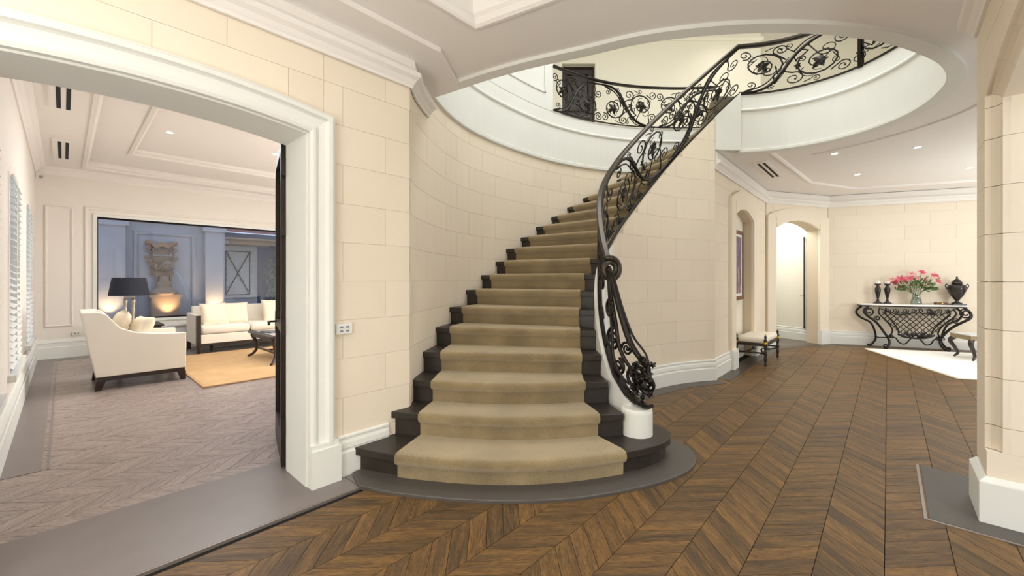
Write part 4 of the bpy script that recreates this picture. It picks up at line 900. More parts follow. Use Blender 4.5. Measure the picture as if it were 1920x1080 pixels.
# motif drawn in metres: x along the rail (0..U), y up (0..1 of the rail height H)
U, HH = 1.16, .80
MOTIF = dict(
 stem=[[(0, .02), (.2, .03), (.36, .12), (.5, .34), (.62, .55), (.78, .70), (.98, .765), (1.16, .78)]],
 stem2=[[(.08, .03), (.30, .14), (.43, .32), (.55, .52)], [(.60, .60), (.74, .74), (.98, .785)], [(0, .02), (.28, .05), (.45, .2), (.53, .36)]],
 # (cx, cy, R, start deg, turns, dir, joining point or None, rod)
 scroll=[(.27, .46, .235, -60, 1.55, 1, (.40, .13), .0095), (.86, .34, .245, 118, 1.55, 1, (.66, .62), .0095), (.47, .68, .085, 200, 1.4, -1, (.52, .50), .007),
         (.60, .15, .105, 100, 1.4, -1, (.50, .30), .0075), (.07, .66, .08, 250, 1.4, 1, None, .0065), (.68, .44, .055, 200, 1.3, -1, (.60, .52), .006), (1.08, .12, .08, 100, 1.3, -1, (.96, .12), .0065),
         (1.08, .58, .085, 140, 1.4, 1, (1.0, .74), .007), (.36, .06, .04, 20, 1.2, 1, None, .005), (.82, .06, .05, 160, 1.2, -1, (.70, .05), .005), (.14, .14, .06, -80, 1.25, 1, (.06, .04), .006),
         (.33, .36, .10, 40, 1.2, -1, (.45, .22), .006), (.93, .50, .10, 220, 1.2, 1, (.74, .66), .006), (.15, .60, .06, -20, 1.2, -1, (.10, .45), .005), (1.02, .26, .05, 90, 1.2, 1, (.98, .40), .005), (.55, .72, .045, 250, 1.1, 1, (.62, .58), .005)],
 tendril=[[(.27, .47), (.33, .52), (.31, .60), (.24, .62)], [(.27, .46), (.20, .43), (.17, .36), (.21, .31)], [(.86, .34), (.93, .39), (.95, .47), (.89, .5)], [(.86, .34), (.80, .29), (.80, .21), (.87, .19)], [(.3, .7), (.38, .74), (.45, .72), (.5, .62)], [(.70, .30), (.66, .22), (.72, .14), (.8, .12)]],
 leaf=[(.27, .46, .11), (.86, .34, .115), (.64, .36, .05)], bud=[(.55, .46, .045), (1.0, .74, .03), (.42, .15, .03)])
def ironwork(root, path, sa, sb, zb, zt, first=False, every=1):
    Ltot = sb-sa; cnt = max(1, round(Ltot/U)); W = Ltot/cnt
    def P3(u, y, off=0):
        s = sa+u; p, n = path.at(s); b, t = zb(s), zt(s); return Vector((p.x+n.x*off, p.y+n.y*off, b+(t-b)*(y/HH)))
    base = Vector(root.location)
    def emit(mb, name, **k):
        mb.v = [tuple(Vector(v)-base) for v in mb.v]; return kid(mb, name, IRON, root, smooth=k.get('smooth', True))
    for c in range(cnt):
        flip = c % 2 == 1
        def T2(x, y):
            return P3(c*W+x/U*W, HH-y if flip else y)
        for S in MOTIF['stem']:
            q_ = catmull([(x, y, 0) for x, y in S], 5); pts = [T2(p.x, p.y) for p in q_]
            mb = MB(); mb.tube(pts, [.012+.011*math.sin(PI*i/(len(pts)-1)) for i in range(len(pts))], 6); emit(mb, 'vine_stem')
        for S in MOTIF['stem2']:
            q_ = catmull([(x, y, 0) for x, y in S], 4); pts = [T2(p.x, p.y) for p in q_]
            mb = MB(); mb.tube(pts, taper(len(pts), .011, .006), 5); emit(mb, 'side_stem')
        for cx, cy, R, a0, tn, d, j, r in MOTIF['scroll']:
            sp_ = spiral(cx, cy, R, a0, tn, d, .2, int(12*tn)+2)
            if j: sp_ = [(p.x, p.y) for p in catmull([(*j, 0), (*sp_[0], 0)], 2)][:-1]+sp_ if False else [j]+sp_
            pts = [T2(x, min(HH-.008, max(.008, y))) for x, y in sp_]
            mb = MB(); mb.tube(pts, taper(len(pts), r*1.35, r*.85), 5); mb.ball(pts[-1], r*1.9, 1, 6, 4); emit(mb, 'scroll')
        for S in MOTIF['tendril']:
            q_ = catmull([(x, y, 0) for x, y in S], 4); pts = [T2(p.x, p.y) for p in q_]
            mb = MB(); mb.tube(pts, taper(len(pts), .007, .004), 4); emit(mb, 'tendril')
        for x, y, r in MOTIF['leaf']:
            c0 = T2(x, y); ex = (T2(x+.02, y)-c0).normalized(); ey = Vector((0, 0, 1)); mb = MB(); leafmesh(mb, c0, ex, ey, r*1.1, rng.uniform(-60, 60)+180)
            emit(mb, 'vine_leaf', smooth=False)
        for x, y, r in MOTIF['bud']:
            c0 = T2(x, y); ex = (T2(x+.02, y+.03)-c0).normalized(); mb = MB(); mb.tube([c0-ex*r*1.2, c0-ex*r*.5, c0+ex*r*.3, c0+ex*r*1.4], [.006, r*.42, r*.35, .003], 6); emit(mb, 'bud')
def rail(root, name, pts, w_, h_, m):      # moulded flat rail along 3-D points
    rings = []; base = Vector(root.location); n = len(pts)
    for i, p in enumerate(pts):
        t = pts[min(n-1, i+1)]-pts[max(0, i-1)]; t.normalize(); x = Vector((t.y, -t.x, 0)).normalized() if abs(t.z) < .98 else Vector((1, 0, 0)); y = x.cross(t)
        prof = [(-.5, -.2), (-.42, -.5), (.42, -.5), (.5, -.2), (.5, .15), (.3, .5), (-.3, .5), (-.5, .15)] if h_ > .02 else [(-.5, -.5), (.5, -.5), (.5, .5), (-.5, .5)]
        rings.append([p+x*a*w_+y*b*h_-base for a, b in prof])
    mb = MB(); mb.quadgrid(rings, True); return kid(mb, name, m, root, smooth=False)
# --- stair + landing balustrade -------------------------------------------------
bal = empty('balustrade', (.985, 3.25, 0), label='black wrought iron scroll balustrade with vine leaves sweeping up the stairs and round the landing', cat='balustrade')
PB_ = Path([(p.x, p.y) for p in P_INN.p]+[(p.x, p.y) for p in P_LAND.p[1:] if True], -1)
sL = P_INN.L; s0 = inn(3.9); sEnd = sL+P_LAND.find(3.0, 3.15)
zb = lambda s: (curb_z(s) if s < sL else ZL)+.018
def rh(s):
    if s >= sL: return .655
    n = n_of(s); return .80 if n < 12 else .80-.145*(n-12)/10
zt = lambda s: zb(s)+rh(s)
def sample(sa, sb, fz, ds=.06, off=0):
    out = []
    for s in PB_.samples(sa, sb, ds):
        p, n = PB_.at(s); out.append(Vector((p.x+n.x*off, p.y+n.y*off, fz(s))))
    return out
rail(bal, 'handrail', sample(s0, sEnd, lambda s: zt(s)+.02), .058, .04, RAILM)
rail(bal, 'under_rail', sample(s0, sEnd, lambda s: zt(s)-.012), .03, .012, IRON)
rail(bal, 'bottom_rail', sample(.0, sEnd, lambda s: zb(s)-.006), .04, .014, IRON)
ironwork(bal, PB_, s0+.02, sL, lambda s: zb(s), lambda s: zt(s)-.015)
ironwork(bal, PB_, sL, sEnd, lambda s: zb(s), lambda s: zt(s)-.015)
p, n = PB_.at(PB_.find(4.265, 5.0)); mb = MB(); mb.box((p.x-.985, p.y-3.25, ZL+.34), (.045, .045, .7)); kid(mb, 'post', IRON, bal)
# handrail volute and sweeping foliage end
hp = sample(s0, s0+.05, lambda s: zt(s)+.02)[0]
def emitb(mb, name, sm=True, m=IRON):
    mb.v = [tuple(Vector(v)-Vector(bal.location)) for v in mb.v]; return kid(mb, name, m, bal, smooth=sm)
vx = Vector((.93, .37, 0)); vc = hp+Vector((0, 0, -.105))+vx*.03
pts = [hp+Vector((0, .05, .03))]+[vc+vx*x+Vector((0, -.03*i/40, y)) for i, (x, y) in enumerate(spiral(0, 0, .105, 105, 1.75, -1, .2, 40))]
mb = MB(); mb.tube(pts, taper(len(pts), .032, .014), 8); mb.ball(pts[-1], .024, 1, 8, 6); emitb(mb, 'volute', True, RAILM)
nb_ = Vector((1.06, 3.19, .44))
for k, (dx, dy, dz, r) in enumerate(((0, 0, 0, .020), (-.05, .04, -.06, .013), (-.085, .05, -.14, .010), (.012, .01, .07, .008))):
    pts = catmull([hp+Vector((.01+dx*.2, -.02, -.08)), Vector((.885+dx*.3, 3.56+dy, 1.33+dz)), Vector((.93+dx*.8, 3.48+dy, 1.08+dz)), Vector((.985+dx*1.5, 3.40+dy, .86+dz)), Vector((1.07+dx*1.6, 3.30+dy, .70+dz)), Vector((1.095+dx*.6, 3.22+dy, .56))], 6)
    mb = MB(); mb.tube(pts, [r*(.5+.9*math.sin(PI*min(1, .15+.8*i/(len(pts)-1)))) for i in range(len(pts))], 7); emitb(mb, 'acanthus_band')
# scrolls between the bands and the curb
for (c, R, a0, tn, d, r, ex) in (((.87, 3.53, .88), .10, 90, 1.7, 1, .016, (.3, -.95)), ((.90, 3.47, .66), .075, 80, 1.6, -1, .014, (.4, -.9)), ((.86, 3.6, 1.14), .09, 60, 1.6, 1, .014, (.15, -1)), ((1.0, 3.32, .60), .10, 0, 1.7, 1, .016, (.6, -.8)), ((.95, 3.40, .82), .06, 180, 1.5, -1, .012, (.5, -.85)), ((1.04, 3.27, .74), .055, 200, 1.5, 1, .012, (.7, -.7)), ((.88, 3.58, 1.02), .05, 10, 1.5, 1, .011, (.2, -1)), ((1.06, 3.24, .56), .07, 120, 1.6, -1, .014, (.8, -.6))):
    e = Vector((ex[0], ex[1], 0)).normalized(); C0 = Vector(c); pts = [C0+e*x+Vector((0, 0, y)) for x, y in spiral(0, 0, R, a0, tn, d, .2)]
    mb = MB(); mb.tube(pts, taper(len(pts), r, r*.6), 6); mb.ball(pts[-1], r*1.5, 1, 8, 5); emitb(mb, 'end_scroll')
g = random.Random(4)
for i in range(22):        # leaf and grape cluster that fills the foot of the balustrade
    c = Vector((1.0+g.uniform(-.05, .10), 3.27+g.uniform(-.09, .08), .54+g.uniform(-.06, .20))); ex = Vector((g.gauss(0, 1), g.gauss(0, .5), g.gauss(0, .6))).normalized(); ey = ex.orthogonal().normalized()
    mb = MB(); leafmesh(mb, c, ex, ey, g.uniform(.035, .06), g.uniform(0, 360)); emitb(mb, 'acanthus_leaf', False)
for i in range(12):
    c = Vector((1.03+g.uniform(-.05, .06), 3.24+g.uniform(-.06, .06), .50+g.uniform(-.04, .14))); mb = MB(); mb.ball(c, g.uniform(.02, .032), 1, 8, 6); emitb(mb, 'grape')
# thick curved shoe under the foliage
shoe = []
for s in PB_.samples(0, inn(3.9), .03):
    p, n = PB_.at(s); shoe.append(Vector((p.x+n.x*.012, p.y+n.y*.012, curb_z(s)+.03)))
shoe = [Vector((1.06, 3.14, .425)), Vector((1.04, 3.17, .42))]+shoe
rail(bal, 'shoe_rail', shoe, .075, .03, IRON)
# infill scrolls below the handrail end
# --- gallery balustrade ---------------------------------------------------------
gal = empty('balustrade', (2, 6.9, ZL), label='black wrought iron balustrade of the upper gallery in front of the dark door', cat='balustrade')
ga, gb = P_OUT.find(.62, 6.34), P_OUT.L
PB_g = Path([(p.x, p.y) for p in P_OUT.p], -1)
def gs(fz, ds=.1): return [Vector((*(PB_g.at(s)[0]+PB_g.at(s)[1]*.03), fz)) for s in PB_g.samples(ga, gb, ds)]
rail(gal, 'handrail', gs(ZL+.70), .055, .035, IRON); rail(gal, 'bottom_rail', gs(ZL+.02), .035, .012, IRON)
ironwork(gal, PB_g, ga, gb, lambda s: ZL+.02, lambda s: ZL+.68)
# ================================================================ SITTING ROOM FURNITURE
# local frame of every piece here: x along the hall axis, y along the cross axis
FA = math.atan2(CA, SA)      # rotation that turns local x onto e1; local y then points along e2
def room(name, a, b, z=0, rz=0, **k): return empty(name, (*fr(a, b), z), FA+rz, **k)
rug = room('area_rug', 2.9, 7.9, .004, label='tan woven rug under the coffee table in the sitting room', cat='rug')
mb = MB(); mb.box((0, 0, .006), (3.34, 2.86, .012)); kid(mb, 'pile', RUGT, rug)
mb = MB()
for x, y, sx, sy in ((0, 1.44, 3.4, .03), (0, -1.44, 3.4, .03), (1.68, 0, .03, 2.9), (-1.68, 0, .03, 2.9)): mb.box((x, y, .007), (sx, sy, .014))
kid(mb, 'binding', mat('rug_binding', (190, 148, 104), .9), rug)
def loft(mb, secs): mb.quadgrid(secs, True)
def cushion(mb, c, w_, h_, t, M):          # square pillow, pinched at its corners
    rings = []; n = 10; m_ = 12
    for i in range(n+1):
        v = -1+2*i/n; ring = []
        for j in range(2*m_):
            u = -1+2*(j if j <= m_ else 2*m_-j)/m_; s = 1 if j <= m_ else -1
            th = t/2*max(0, (1-u**4))**.55*max(0, (1-v**4))**.55; k = 1-.06*(1-u*u)*(abs(v)**3); k2 = 1-.06*(1-v*v)*(abs(u)**3)
            ring.append(tuple(M @ Vector((u*w_/2*k2, s*th, v*h_/2*k))+Vector(c)))
        rings.append(ring)
    mb.quadgrid(rings, True)
# armchair: faces along +x, its side towards the camera
ac = room('armchair', .70, 7.68, 0, label='cream upholstered armchair with sloping arms seen from the side', cat='armchair')
def side(y0, y1):       # side panel profile (x, z) swept over thickness
    top = [(-.56, .985), (-.40, .985), (-.33, .95), (-.27, .86), (-.2, .77), (-.08, .71), (.1, .675), (.3, .66), (.46, .655)]
    return [(x, z) for x, z in top]+[(.455, .17), (-.43, .17)]
for y0, nm in ((-.45, 'arm'), (.35, 'arm')):
    P_ = side(0, 0); mb = MB(); mb.quadgrid([[(x, y0, z) for x, z in P_], [(x, y0+.1, z) for x, z in P_]], True); kid(mb, nm, UPH, ac, bevel=.012)
mb = MB(); mb.quadgrid([[(-.56, y, .985), (-.41, y, .985), (-.30, y, .42), (-.30, y, .17), (-.43, y, .17)] for y in (-.36, .36)], True); kid(mb, 'backrest', UPH, ac, bevel=.02)
mb = MB(); mb.box((.07, 0, .26), (.76, .7, .18)); kid(mb, 'seat_base', UPH, ac, bevel=.01)
mb = MB(); mb.box((.08, 0, .42), (.78, .69, .15)); kid(mb, 'seat_cushion', UPH, ac, bevel=.045, smooth=True)
mb = MB(); mb.box((.01, 0, .145), (.87, .89, .05)); kid(mb, 'plinth_rail', BROWN, ac)
for x in (-.38, .41):
    for y in (-.40, .40):
        mb = MB(); d = -.03 if x < 0 else .02; mb.quadgrid([[(x+sx*.045, y+sy*.045, .125) for sx, sy in ((-1,-1),(1,-1),(1,1),(-1,1))], [(x+d+sx*.028, y+sy*.028, .004) for sx, sy in ((-1,-1),(1,-1),(1,1),(-1,1))]], True); kid(mb, 'leg', BROWN, ac)
def pillow(a, b, z, rz, tilt, wd_, label, grp):
    t = room('cushion', a, b, z, rz, label=label, cat='cushion', group=grp); mb = MB()
    cushion(mb, (0, 0, 0), wd_, wd_*.92, .17, Matrix.Rotation(tilt, 3, 'X')); kid(mb, 'cover', CUSH, t, smooth=True); return t
pillow(.50, 7.62, .76, -PI/2, -.35, .5, 'larger cream cushion leaning on the back of the armchair', 'armchair cushions')
pillow(.70, 7.50, .71, -PI/2+.25, -.45, .42, 'smaller cream cushion propped in front on the armchair seat', 'armchair cushions')
# sofa: faces -y (towards the hall)
so = room('sofa', 2.95, 9.85, 0, label='long cream sofa with dark wood end frame below the courtyard window', cat='sofa')
W_ = 2.6
for s_ in (-1, 1):
    x = s_*(W_/2-.035); mb = MB(); mb.box((x, 0, .45), (.07, .86, .56)); kid(mb, 'side_panel', UPH, so, bevel=.015)
    mb = MB(); mb.quadgrid([[(x+dx, -.45+dy, z) for dx, dy in ((-.035, -.03), (.035, -.03), (.035, .03), (-.035, .03))] for z in (.16, .72)], True); mb.quadgrid([[(x+dx*k, -.45+dy*k, z) for dx, dy in ((-.035, -.03), (.035, -.03), (.035, .03), (-.035, .03))] for z, k in ((.0, .5), (.16, 1))], True); kid(mb, 'leg', BROWN, so)
    mb = MB(); mb.quadgrid([[(x+dx, .42+dy, z) for dx, dy in ((-.03, -.03), (.03, -.03), (.03, .03), (-.03, .03))] for z in (0, .16)], True); kid(mb, 'leg', BROWN, so)
for x in (0,):
    mb = MB(); mb.quadgrid([[(x+dx*k, -.42+dy*k, z) for dx, dy in ((-.03, -.03), (.03, -.03), (.03, .03), (-.03, .03))] for z, k in ((0, .6), (.16, 1))], True); kid(mb, 'leg', BROWN, so)
mb = MB(); mb.quadgrid([[(-1.0+dx*k, -.1+dy*k, z) for dx, dy in ((-.03, -.03), (.03, -.03), (.03, .03), (-.03, .03))] for z, k in ((0, .6), (.16, 1))], True); kid(mb, 'leg', BROWN, so)
mb = MB(); mb.box((0, -.02, .17), (W_-.14, .84, .03)); kid(mb, 'base_rail', BROWN, so)
mb = MB(); mb.box((0, -.02, .27), (W_-.14, .84, .17)); kid(mb, 'seat_base', UPH, so, bevel=.01)
mb = MB(); mb.quadgrid([[(x, .22, .36), (x, .30, .86), (x, .43, .86), (x, .43, .2), (x, .22, .2)] for x in (-W_/2+.07, W_/2-.07)], True); kid(mb, 'backrest', UPH, so, bevel=.02)
for k in range(3):
    x = (k-1)*.82; mb = MB(); mb.box((x, -.1, .44), (.81, .68, .16)); kid(mb, 'seat_cushion', UPH, so, bevel=.05, smooth=True)
for a, b, z, rz, tl, wd_, s in ((2.0, 9.72, .72, .25, -.35, .48, 'square cream cushion turned at the left end of the sofa'), (2.35, 9.83, .70, -.05, -.3, .5, 'cream cushion second from the left end of the sofa'), (3.15, 9.83, .69, .05, -.3, .6, 'wide cream cushion in the middle of the sofa'), (3.8, 9.80, .70, -.1, -.3, .52, 'cream cushion on the sofa beside the open door leaf')):
    pillow(a, b, z, rz, tl, wd_, s, 'sofa cushions')
# coffee table
ct = room('coffee_table', 2.72, 7.85, .016, label='dark wood coffee table with curved sabre legs on the tan rug', cat='table')
mb = MB(); mb.box((0, 0, .44), (1.0, 1.2, .035)); kid(mb, 'table_top', BROWN, ct, bevel=.008)
mb = MB(); mb.box((0, 0, .395), (.9, 1.1, .06)); kid(mb, 'apron', BROWN, ct)
mb = MB(); mb.box((0, 0, .4605), (.84, 1.04, .005)); kid(mb, 'top_inlay', mat('glossy_table_inlay', (120, 122, 130), .1), ct)
for sx in (-1, 1):
    for sy in (-1, 1):
        pts = catmull([(sx*.44, sy*.54, .40), (sx*.40, sy*.50, .28), (sx*.38, sy*.48, .16), (sx*.43, sy*.54, .05), (sx*.49, sy*.60, .012)], 5)
        mb = MB(); mb.tube(pts, taper(len(pts), .034, .018), 8); kid(mb, 'leg', BROWN, ct, smooth=True)
for sx in (-1, 1): 
    mb = MB(); mb.box((sx*.38, 0, .17), (.03, .96, .03)); kid(mb, 'stretcher', BROWN, ct)
mb = MB(); mb.box((0, 0, .165), (.76, .03, .03)); kid(mb, 'stretcher', BROWN, ct)
bk = room('magazine', 2.45, 7.95, .4795, .3, label='dark magazine lying on the coffee table', cat='magazine')
mb = MB(); mb.box((0, 0, .006), (.21, .28, .012)); kid(mb, 'cover', mat('magazine_cover', (52, 54, 62), .3), bk, bevel=.002)
mb = MB(); mb.box((.003, 0, .006), (.207, .272, .009)); kid(mb, 'pages', WHITE, bk)
# side table and lamp behind the armchair
st = room('side_table', .80, 8.75, 0, label='small square dark side table behind the armchair carrying the lamp', cat='table')
mb = MB(); mb.box((0, 0, .67), (.56, .56, .03)); kid(mb, 'table_top', BROWN, st, bevel=.004)
mb = MB(); mb.box((0, 0, .63), (.5, .5, .05)); kid(mb, 'apron', BROWN, st)
for sx in (-1, 1):
    for sy in (-1, 1):
        mb = MB(); mb.quadgrid([[(sx*.22+dx*k, sy*.22+dy*k, z) for dx, dy in ((-.02, -.02), (.02, -.02), (.02, .02), (-.02, .02))] for z, k in ((0, .7), (.61, 1))], True); kid(mb, 'leg', BROWN, st)
lp = room('table_lamp', .70, 8.80, .686, label='table lamp with black tapered drum shade and pale twin column base', cat='lamp')
LB_ = mat('silver_lamp_base', (196, 184, 170), .35, metal=.5)
mb = MB(); mb.box((0, 0, .012), (.2, .13, .024)); kid(mb, 'base', LB_, lp, bevel=.004)
for dx in (-.045, .045):
    mb = MB(); mb.lathe([(.025, .024), (.03, .04), (.014, .06), (.012, .12), (.018, .16), (.02, .24), (.016, .30), (.022, .32), (.03, .37), (.02, .40), (.012, .42), (0, .42)], (dx, 0, 0), 12); kid(mb, 'column', LB_, lp, smooth=True)
mb = MB(); mb.box((0, 0, .43), (.13, .05, .015)); mb.tube([(0, 0, .43), (0, 0, .70)], .008, 8); kid(mb, 'stem', LB_, lp)
mb = MB(); mb.lathe([(.245, .455), (.20, .735), (.197, .735), (.242, .455)], seg=36); 
kid(mb, 'lamp_shade', SHADE, lp, smooth=False)
mb = MB(); mb.ball((0, 0, .58), .035, 1.2); kid(mb, 'bulb', emis('warm_bulb', (255, 190, 120), 8), lp, smooth=True)
mb = MB(); 
for a in (0, 2.09, 4.19): mb.tube([(0, 0, .70), (.21*math.cos(a), .21*math.sin(a), .72)], .003, 4)
kid(mb, 'spider', LB_, lp)
# open steel door leaf
dl = empty('door_leaf', (*fr(1.105, 3.275), 0), label='open dark steel and glass door leaf folded back beside the doorway', cat='door')
va, vb = Vector(fr(1.105, 3.275)), Vector(fr(1.305, 4.03)); dv = (vb-va).normalized(); nv_ = Vector((-dv.y, dv.x)); LW = (vb-va).length
def dbox(mb, s0, s1, t0, t1, z0, z1):
    mb.prism([tuple(dv*s0+nv_*t0), tuple(dv*s1+nv_*t0), tuple(dv*s1+nv_*t1), tuple(dv*s0+nv_*t1)], z0, z1)
for s0, s1, z0, z1, nm in ((0, .07, .02, 2.43, 'stile'), (LW-.07, LW, .02, 2.43, 'stile'), (.07, LW-.07, .02, .24, 'bottom_rail'), (.07, LW-.07, 2.35, 2.43, 'top_rail'), (.07, LW-.07, 1.0, 1.06, 'lock_rail')):
    mb = MB(); dbox(mb, s0, s1, -.028, .028, z0, z1); kid(mb, nm, STEEL, dl)
for z0, z1 in ((.24, 1.0), (1.06, 2.35)):
    mb = MB(); dbox(mb, .07, LW-.07, -.004, .004, z0, z1); kid(mb, 'pane', GLASS, dl)
for z in (.32, 1.05, 1.78, 2.22):
    mb = MB(); dbox(mb, -.02, .035, -.045, -.028, z-.07, z+.07); dbox(mb, -.032, -.0, -.05, .03, z-.065, z+.065); kid(mb, 'hinge', STEEL, dl)
mb = MB(); c = dv*(LW-.09); 
for s_ in (-1, 1):
    q0 = c+nv_*s_*.03; q1 = c+nv_*s_*.085; q2 = q1-dv*.12; mb.tube([(q0.x, q0.y, 1.03), (q1.x, q1.y, 1.03), (q2.x, q2.y, 1.03), (q2.x, q2.y, 1.01)], .010, 6)
kid(mb, 'lever_handle', STEEL, dl)
mb = MB(); dbox(mb, LW-.11, LW-.07, -.034, .034, .93, 1.12); kid(mb, 'lock_plate', STEEL, dl)
# wall fittings
sw = empty('light_switch', (*fr(1.348, 2.862), 1.045), FA+PI, label='white four gang switch plate on the stone wall beside the architrave', cat='switch')
mb = MB(); mb.box((0, .009, 0), (.116, .012, .076)); kid(mb, 'plate', WHITE, sw, bevel=.003)
for dx in (-.022, .022):
    for dz in (-.014, .014):
        mb = MB(); mb.box((dx, .017, dz), (.02, .008, .012)); kid(mb, 'rocker', mat('grey_rocker', (140, 142, 150), .4), sw)
so2 = empty('power_outlet', (*fr(.16, 10.79), .42), FA+PI, label='small white power outlet low on the far sitting room wall', cat='outlet')
mb = MB(); mb.box((0, .006, 0), (.11, .012, .07)); kid(mb, 'plate', WHITE, so2, bevel=.003)
mb = MB(); mb.box((-.02, .014, .0), (.02, .006, .02)); mb.box((.02, .014, .0), (.02, .006, .02)); kid(mb, 'socket', METAL, so2)
ms = empty('motion_sensor', (*fr(-.29, 10.72), 3.17), FA, label='tiny white motion sensor in the ceiling corner of the sitting room', cat='sensor')
mb = MB(); mb.box((0, 0, 0), (.07, .07, .10)); kid(mb, 'housing', WHITE, ms, bevel=.012); mb = MB(); mb.ball((.03, -.03, -.02), .025); kid(mb, 'lens', METAL, ms, smooth=True)
# ================================================================ FAR HALL FURNITURE
dK = (Vector(W3)-Vector(W2)).normalized(); KA = math.atan2(dK.y, dK.x)       # local x along the wall, local +y out of the room
def kloc(t, d): p = Vector(W2)+dK*t; n = Vector((dK.y, -dK.x)); return p+n*d
# rugs and stools
q0 = Vector((7.11, 8.17)); q1 = Vector((6.17, 5.765)); dr = (Vector((8.67, 7.65))-q0).normalized()
ra = math.atan2(dr.y, dr.x); ctr = (q0+q1)/2+dr*1.7
rg = empty('area_rug', (ctr.x, ctr.y, .004), ra, 'bright white rug on the hall floor in front of the console table', 'rug')
mb = MB(); mb.box((0, 0, .008), (3.4, 2.58, .016)); kid(mb, 'pile', RUGW, rg, bevel=.004)
mb = MB(); mb.box((0, 0, .002), (3.43, 2.61, .004)); kid(mb, 'backing', CUSH, rg)
# console table
kc = kloc(1.31, .2); con = empty('console_table', (kc.x, kc.y, 0), KA, 'black wrought iron console table with lattice front and white marble top', 'table')
def serp(x): return -.21-.06*math.cos(x*PI/.87)       # front edge
xs = [-.82+1.64*i/24 for i in range(25)]
poly = [(-.82, .17), (-.82, -.10)]+[(x, serp(x)+.05*(abs(x)/.86)**4) for x in xs[1:-1]]+[(.82, -.10), (.82, .17)]
mb = MB(); mb.prism(poly, .862, .892); kid(mb, 'marble_top', MARBLE, con, bevel=.005)
mb = MB(); mb.prism([(x*.985, y*.97) for x, y in poly], .842, .862); kid(mb, 'top_frame', IRON, con)
def ktube(name, pts, r, per=6, seg=7, ball=False):
    p = catmull(pts, per) if per else [Vector(q) for q in pts]; mb = MB(); mb.tube(p, r if not isinstance(r, tuple) else taper(len(p), *r), seg)
    if ball: mb.ball(p[-1], (r if not isinstance(r, tuple) else r[1])*1.6, 1, 7, 5)
    return kid(mb, name, IRON, con, smooth=True)
for s in (-1, 1):
    ktube('leg', [(s*.73, -.15, .845), (s*.80, -.19, .76), (s*.78, -.24, .66), (s*.66, -.22, .56), (s*.56, -.16, .46), (s*.47, -.12, .33), (s*.40, -.13, .2), (s*.40, -.17, .1), (s*.46, -.21, .02), (s*.50, -.22, .02)], (.026, .02))
    ktube('leg', [(s*.74, .12, .845), (s*.84, .12, .72), (s*.78, .10, .60), (s*.62, .09, .50), (s*.55, .09, .36), (s*.52, .1, .16), (s*.60, .1, .03), (s*.66, .1, .03)], (.022, .017))
    ktube('leg_scroll', [(s*.74+s*x, -.2-abs(x)*.1, .74+y) for x, y in spiral(0, 0, .10, 90, 1.7, s, .2)], .014, 0)
    ktube('leg_scroll', [(s*.60+s*x, -.19, .60+y) for x, y in spiral(0, 0, .055, -60, 1.4, -s, .2)], .012, 0)
    ktube('foot_scroll', [(s*.475+s*x, -.205, .055+y) for x, y in spiral(0, 0, .04, -90, 1.2, s, .3)], .012, 0)
    ktube('leg_scroll', [(s*.36+s*x, -.14, .24+y) for x, y in spiral(0, 0, .04, 0, 1.3, -s, .3)], .010, 0)
    ktube('side_curve', [(s*.47, -.22, .82), (s*.49, -.24, .72), (s*.42, -.22, .62), (s*.33, -.2, .5), (s*.27, -.18, .40), (s*.25, -.17, .31)], .013)
    ktube('side_curve', [(s*.56, -.2, .83), (s*.585, -.22, .72), (s*.50, -.21, .60), (s*.40, -.19, .48), (s*.35, -.17, .36), (s*.38, -.15, .26)], .013)
    ktube('stretcher', [(s*.42, -.14, .25), (s*.30, -.16, .22), (s*.24, -.17, .13), (s*.16, -.18, .11), (s*.09, -.18, .19), (s*.03, -.18, .27)], .012)
    ktube('stretcher', [(s*.40, -.13, .22), (s*.52, .0, .20), (s*.54, .09, .26)], .010)
    for cx, cy, R in ((.18, .77, .05), (.33, .77, .045), (.05, .78, .04), (.45, .77, .04)):
        ktube('apron_scroll', [(s*cx+s*x, -.25, cy+y) for x, y in spiral(0, 0, R, 160, 1.4, -s, .2)], .008, 0)
ktube('apron_rail', [(-.55, -.21, .80), (-.3, -.26, .70), (0, -.28, .735), (.3, -.26, .70), (.55, -.21, .80)], .010)
lw = lambda z: .28+.30*max(0, min(1, (z-.30)/.42))
for fam in (1, -1):
    for k in range(-9, 10):
        c0 = k*.098; pts = []
        for i in range(26):
            z = .28+.47*i/25; x = c0+fam*(z-.5)*.95
            if abs(x) <= lw(z): pts.append((x, -.19-.03*math.cos(x*2.5), z))
        if len(pts) > 2: ktube('lattice_bar', pts, .0075, 0, 4)
mb = MB(); g = random.Random(2)
kid(mb, 'x', IRON, con) if False else None
for i in range(9):
    mb = MB(); c = Vector((-.2+.4*i/8, -.225, .27+.05*math.sin(i*1.3)**2)); leafmesh(mb, c, Vector((1, 0, 0)), Vector((0, -.1, 1)).normalized(), .06, g.uniform(0, 360)); kid(mb, 'basket_leaf', IRON, con)
mb = MB(); leafmesh(mb, Vector((.23, -.26, .74)), Vector((1, 0, 0)), Vector((0, 0, 1)), .09, 20); kid(mb, 'rosette', IRON, con)
ktube('lower_rail', [(-.28, -.2, .30), (-.15, -.22, .25), (0, -.23, .235), (.15, -.22, .25), (.28, -.2, .30)], .018)
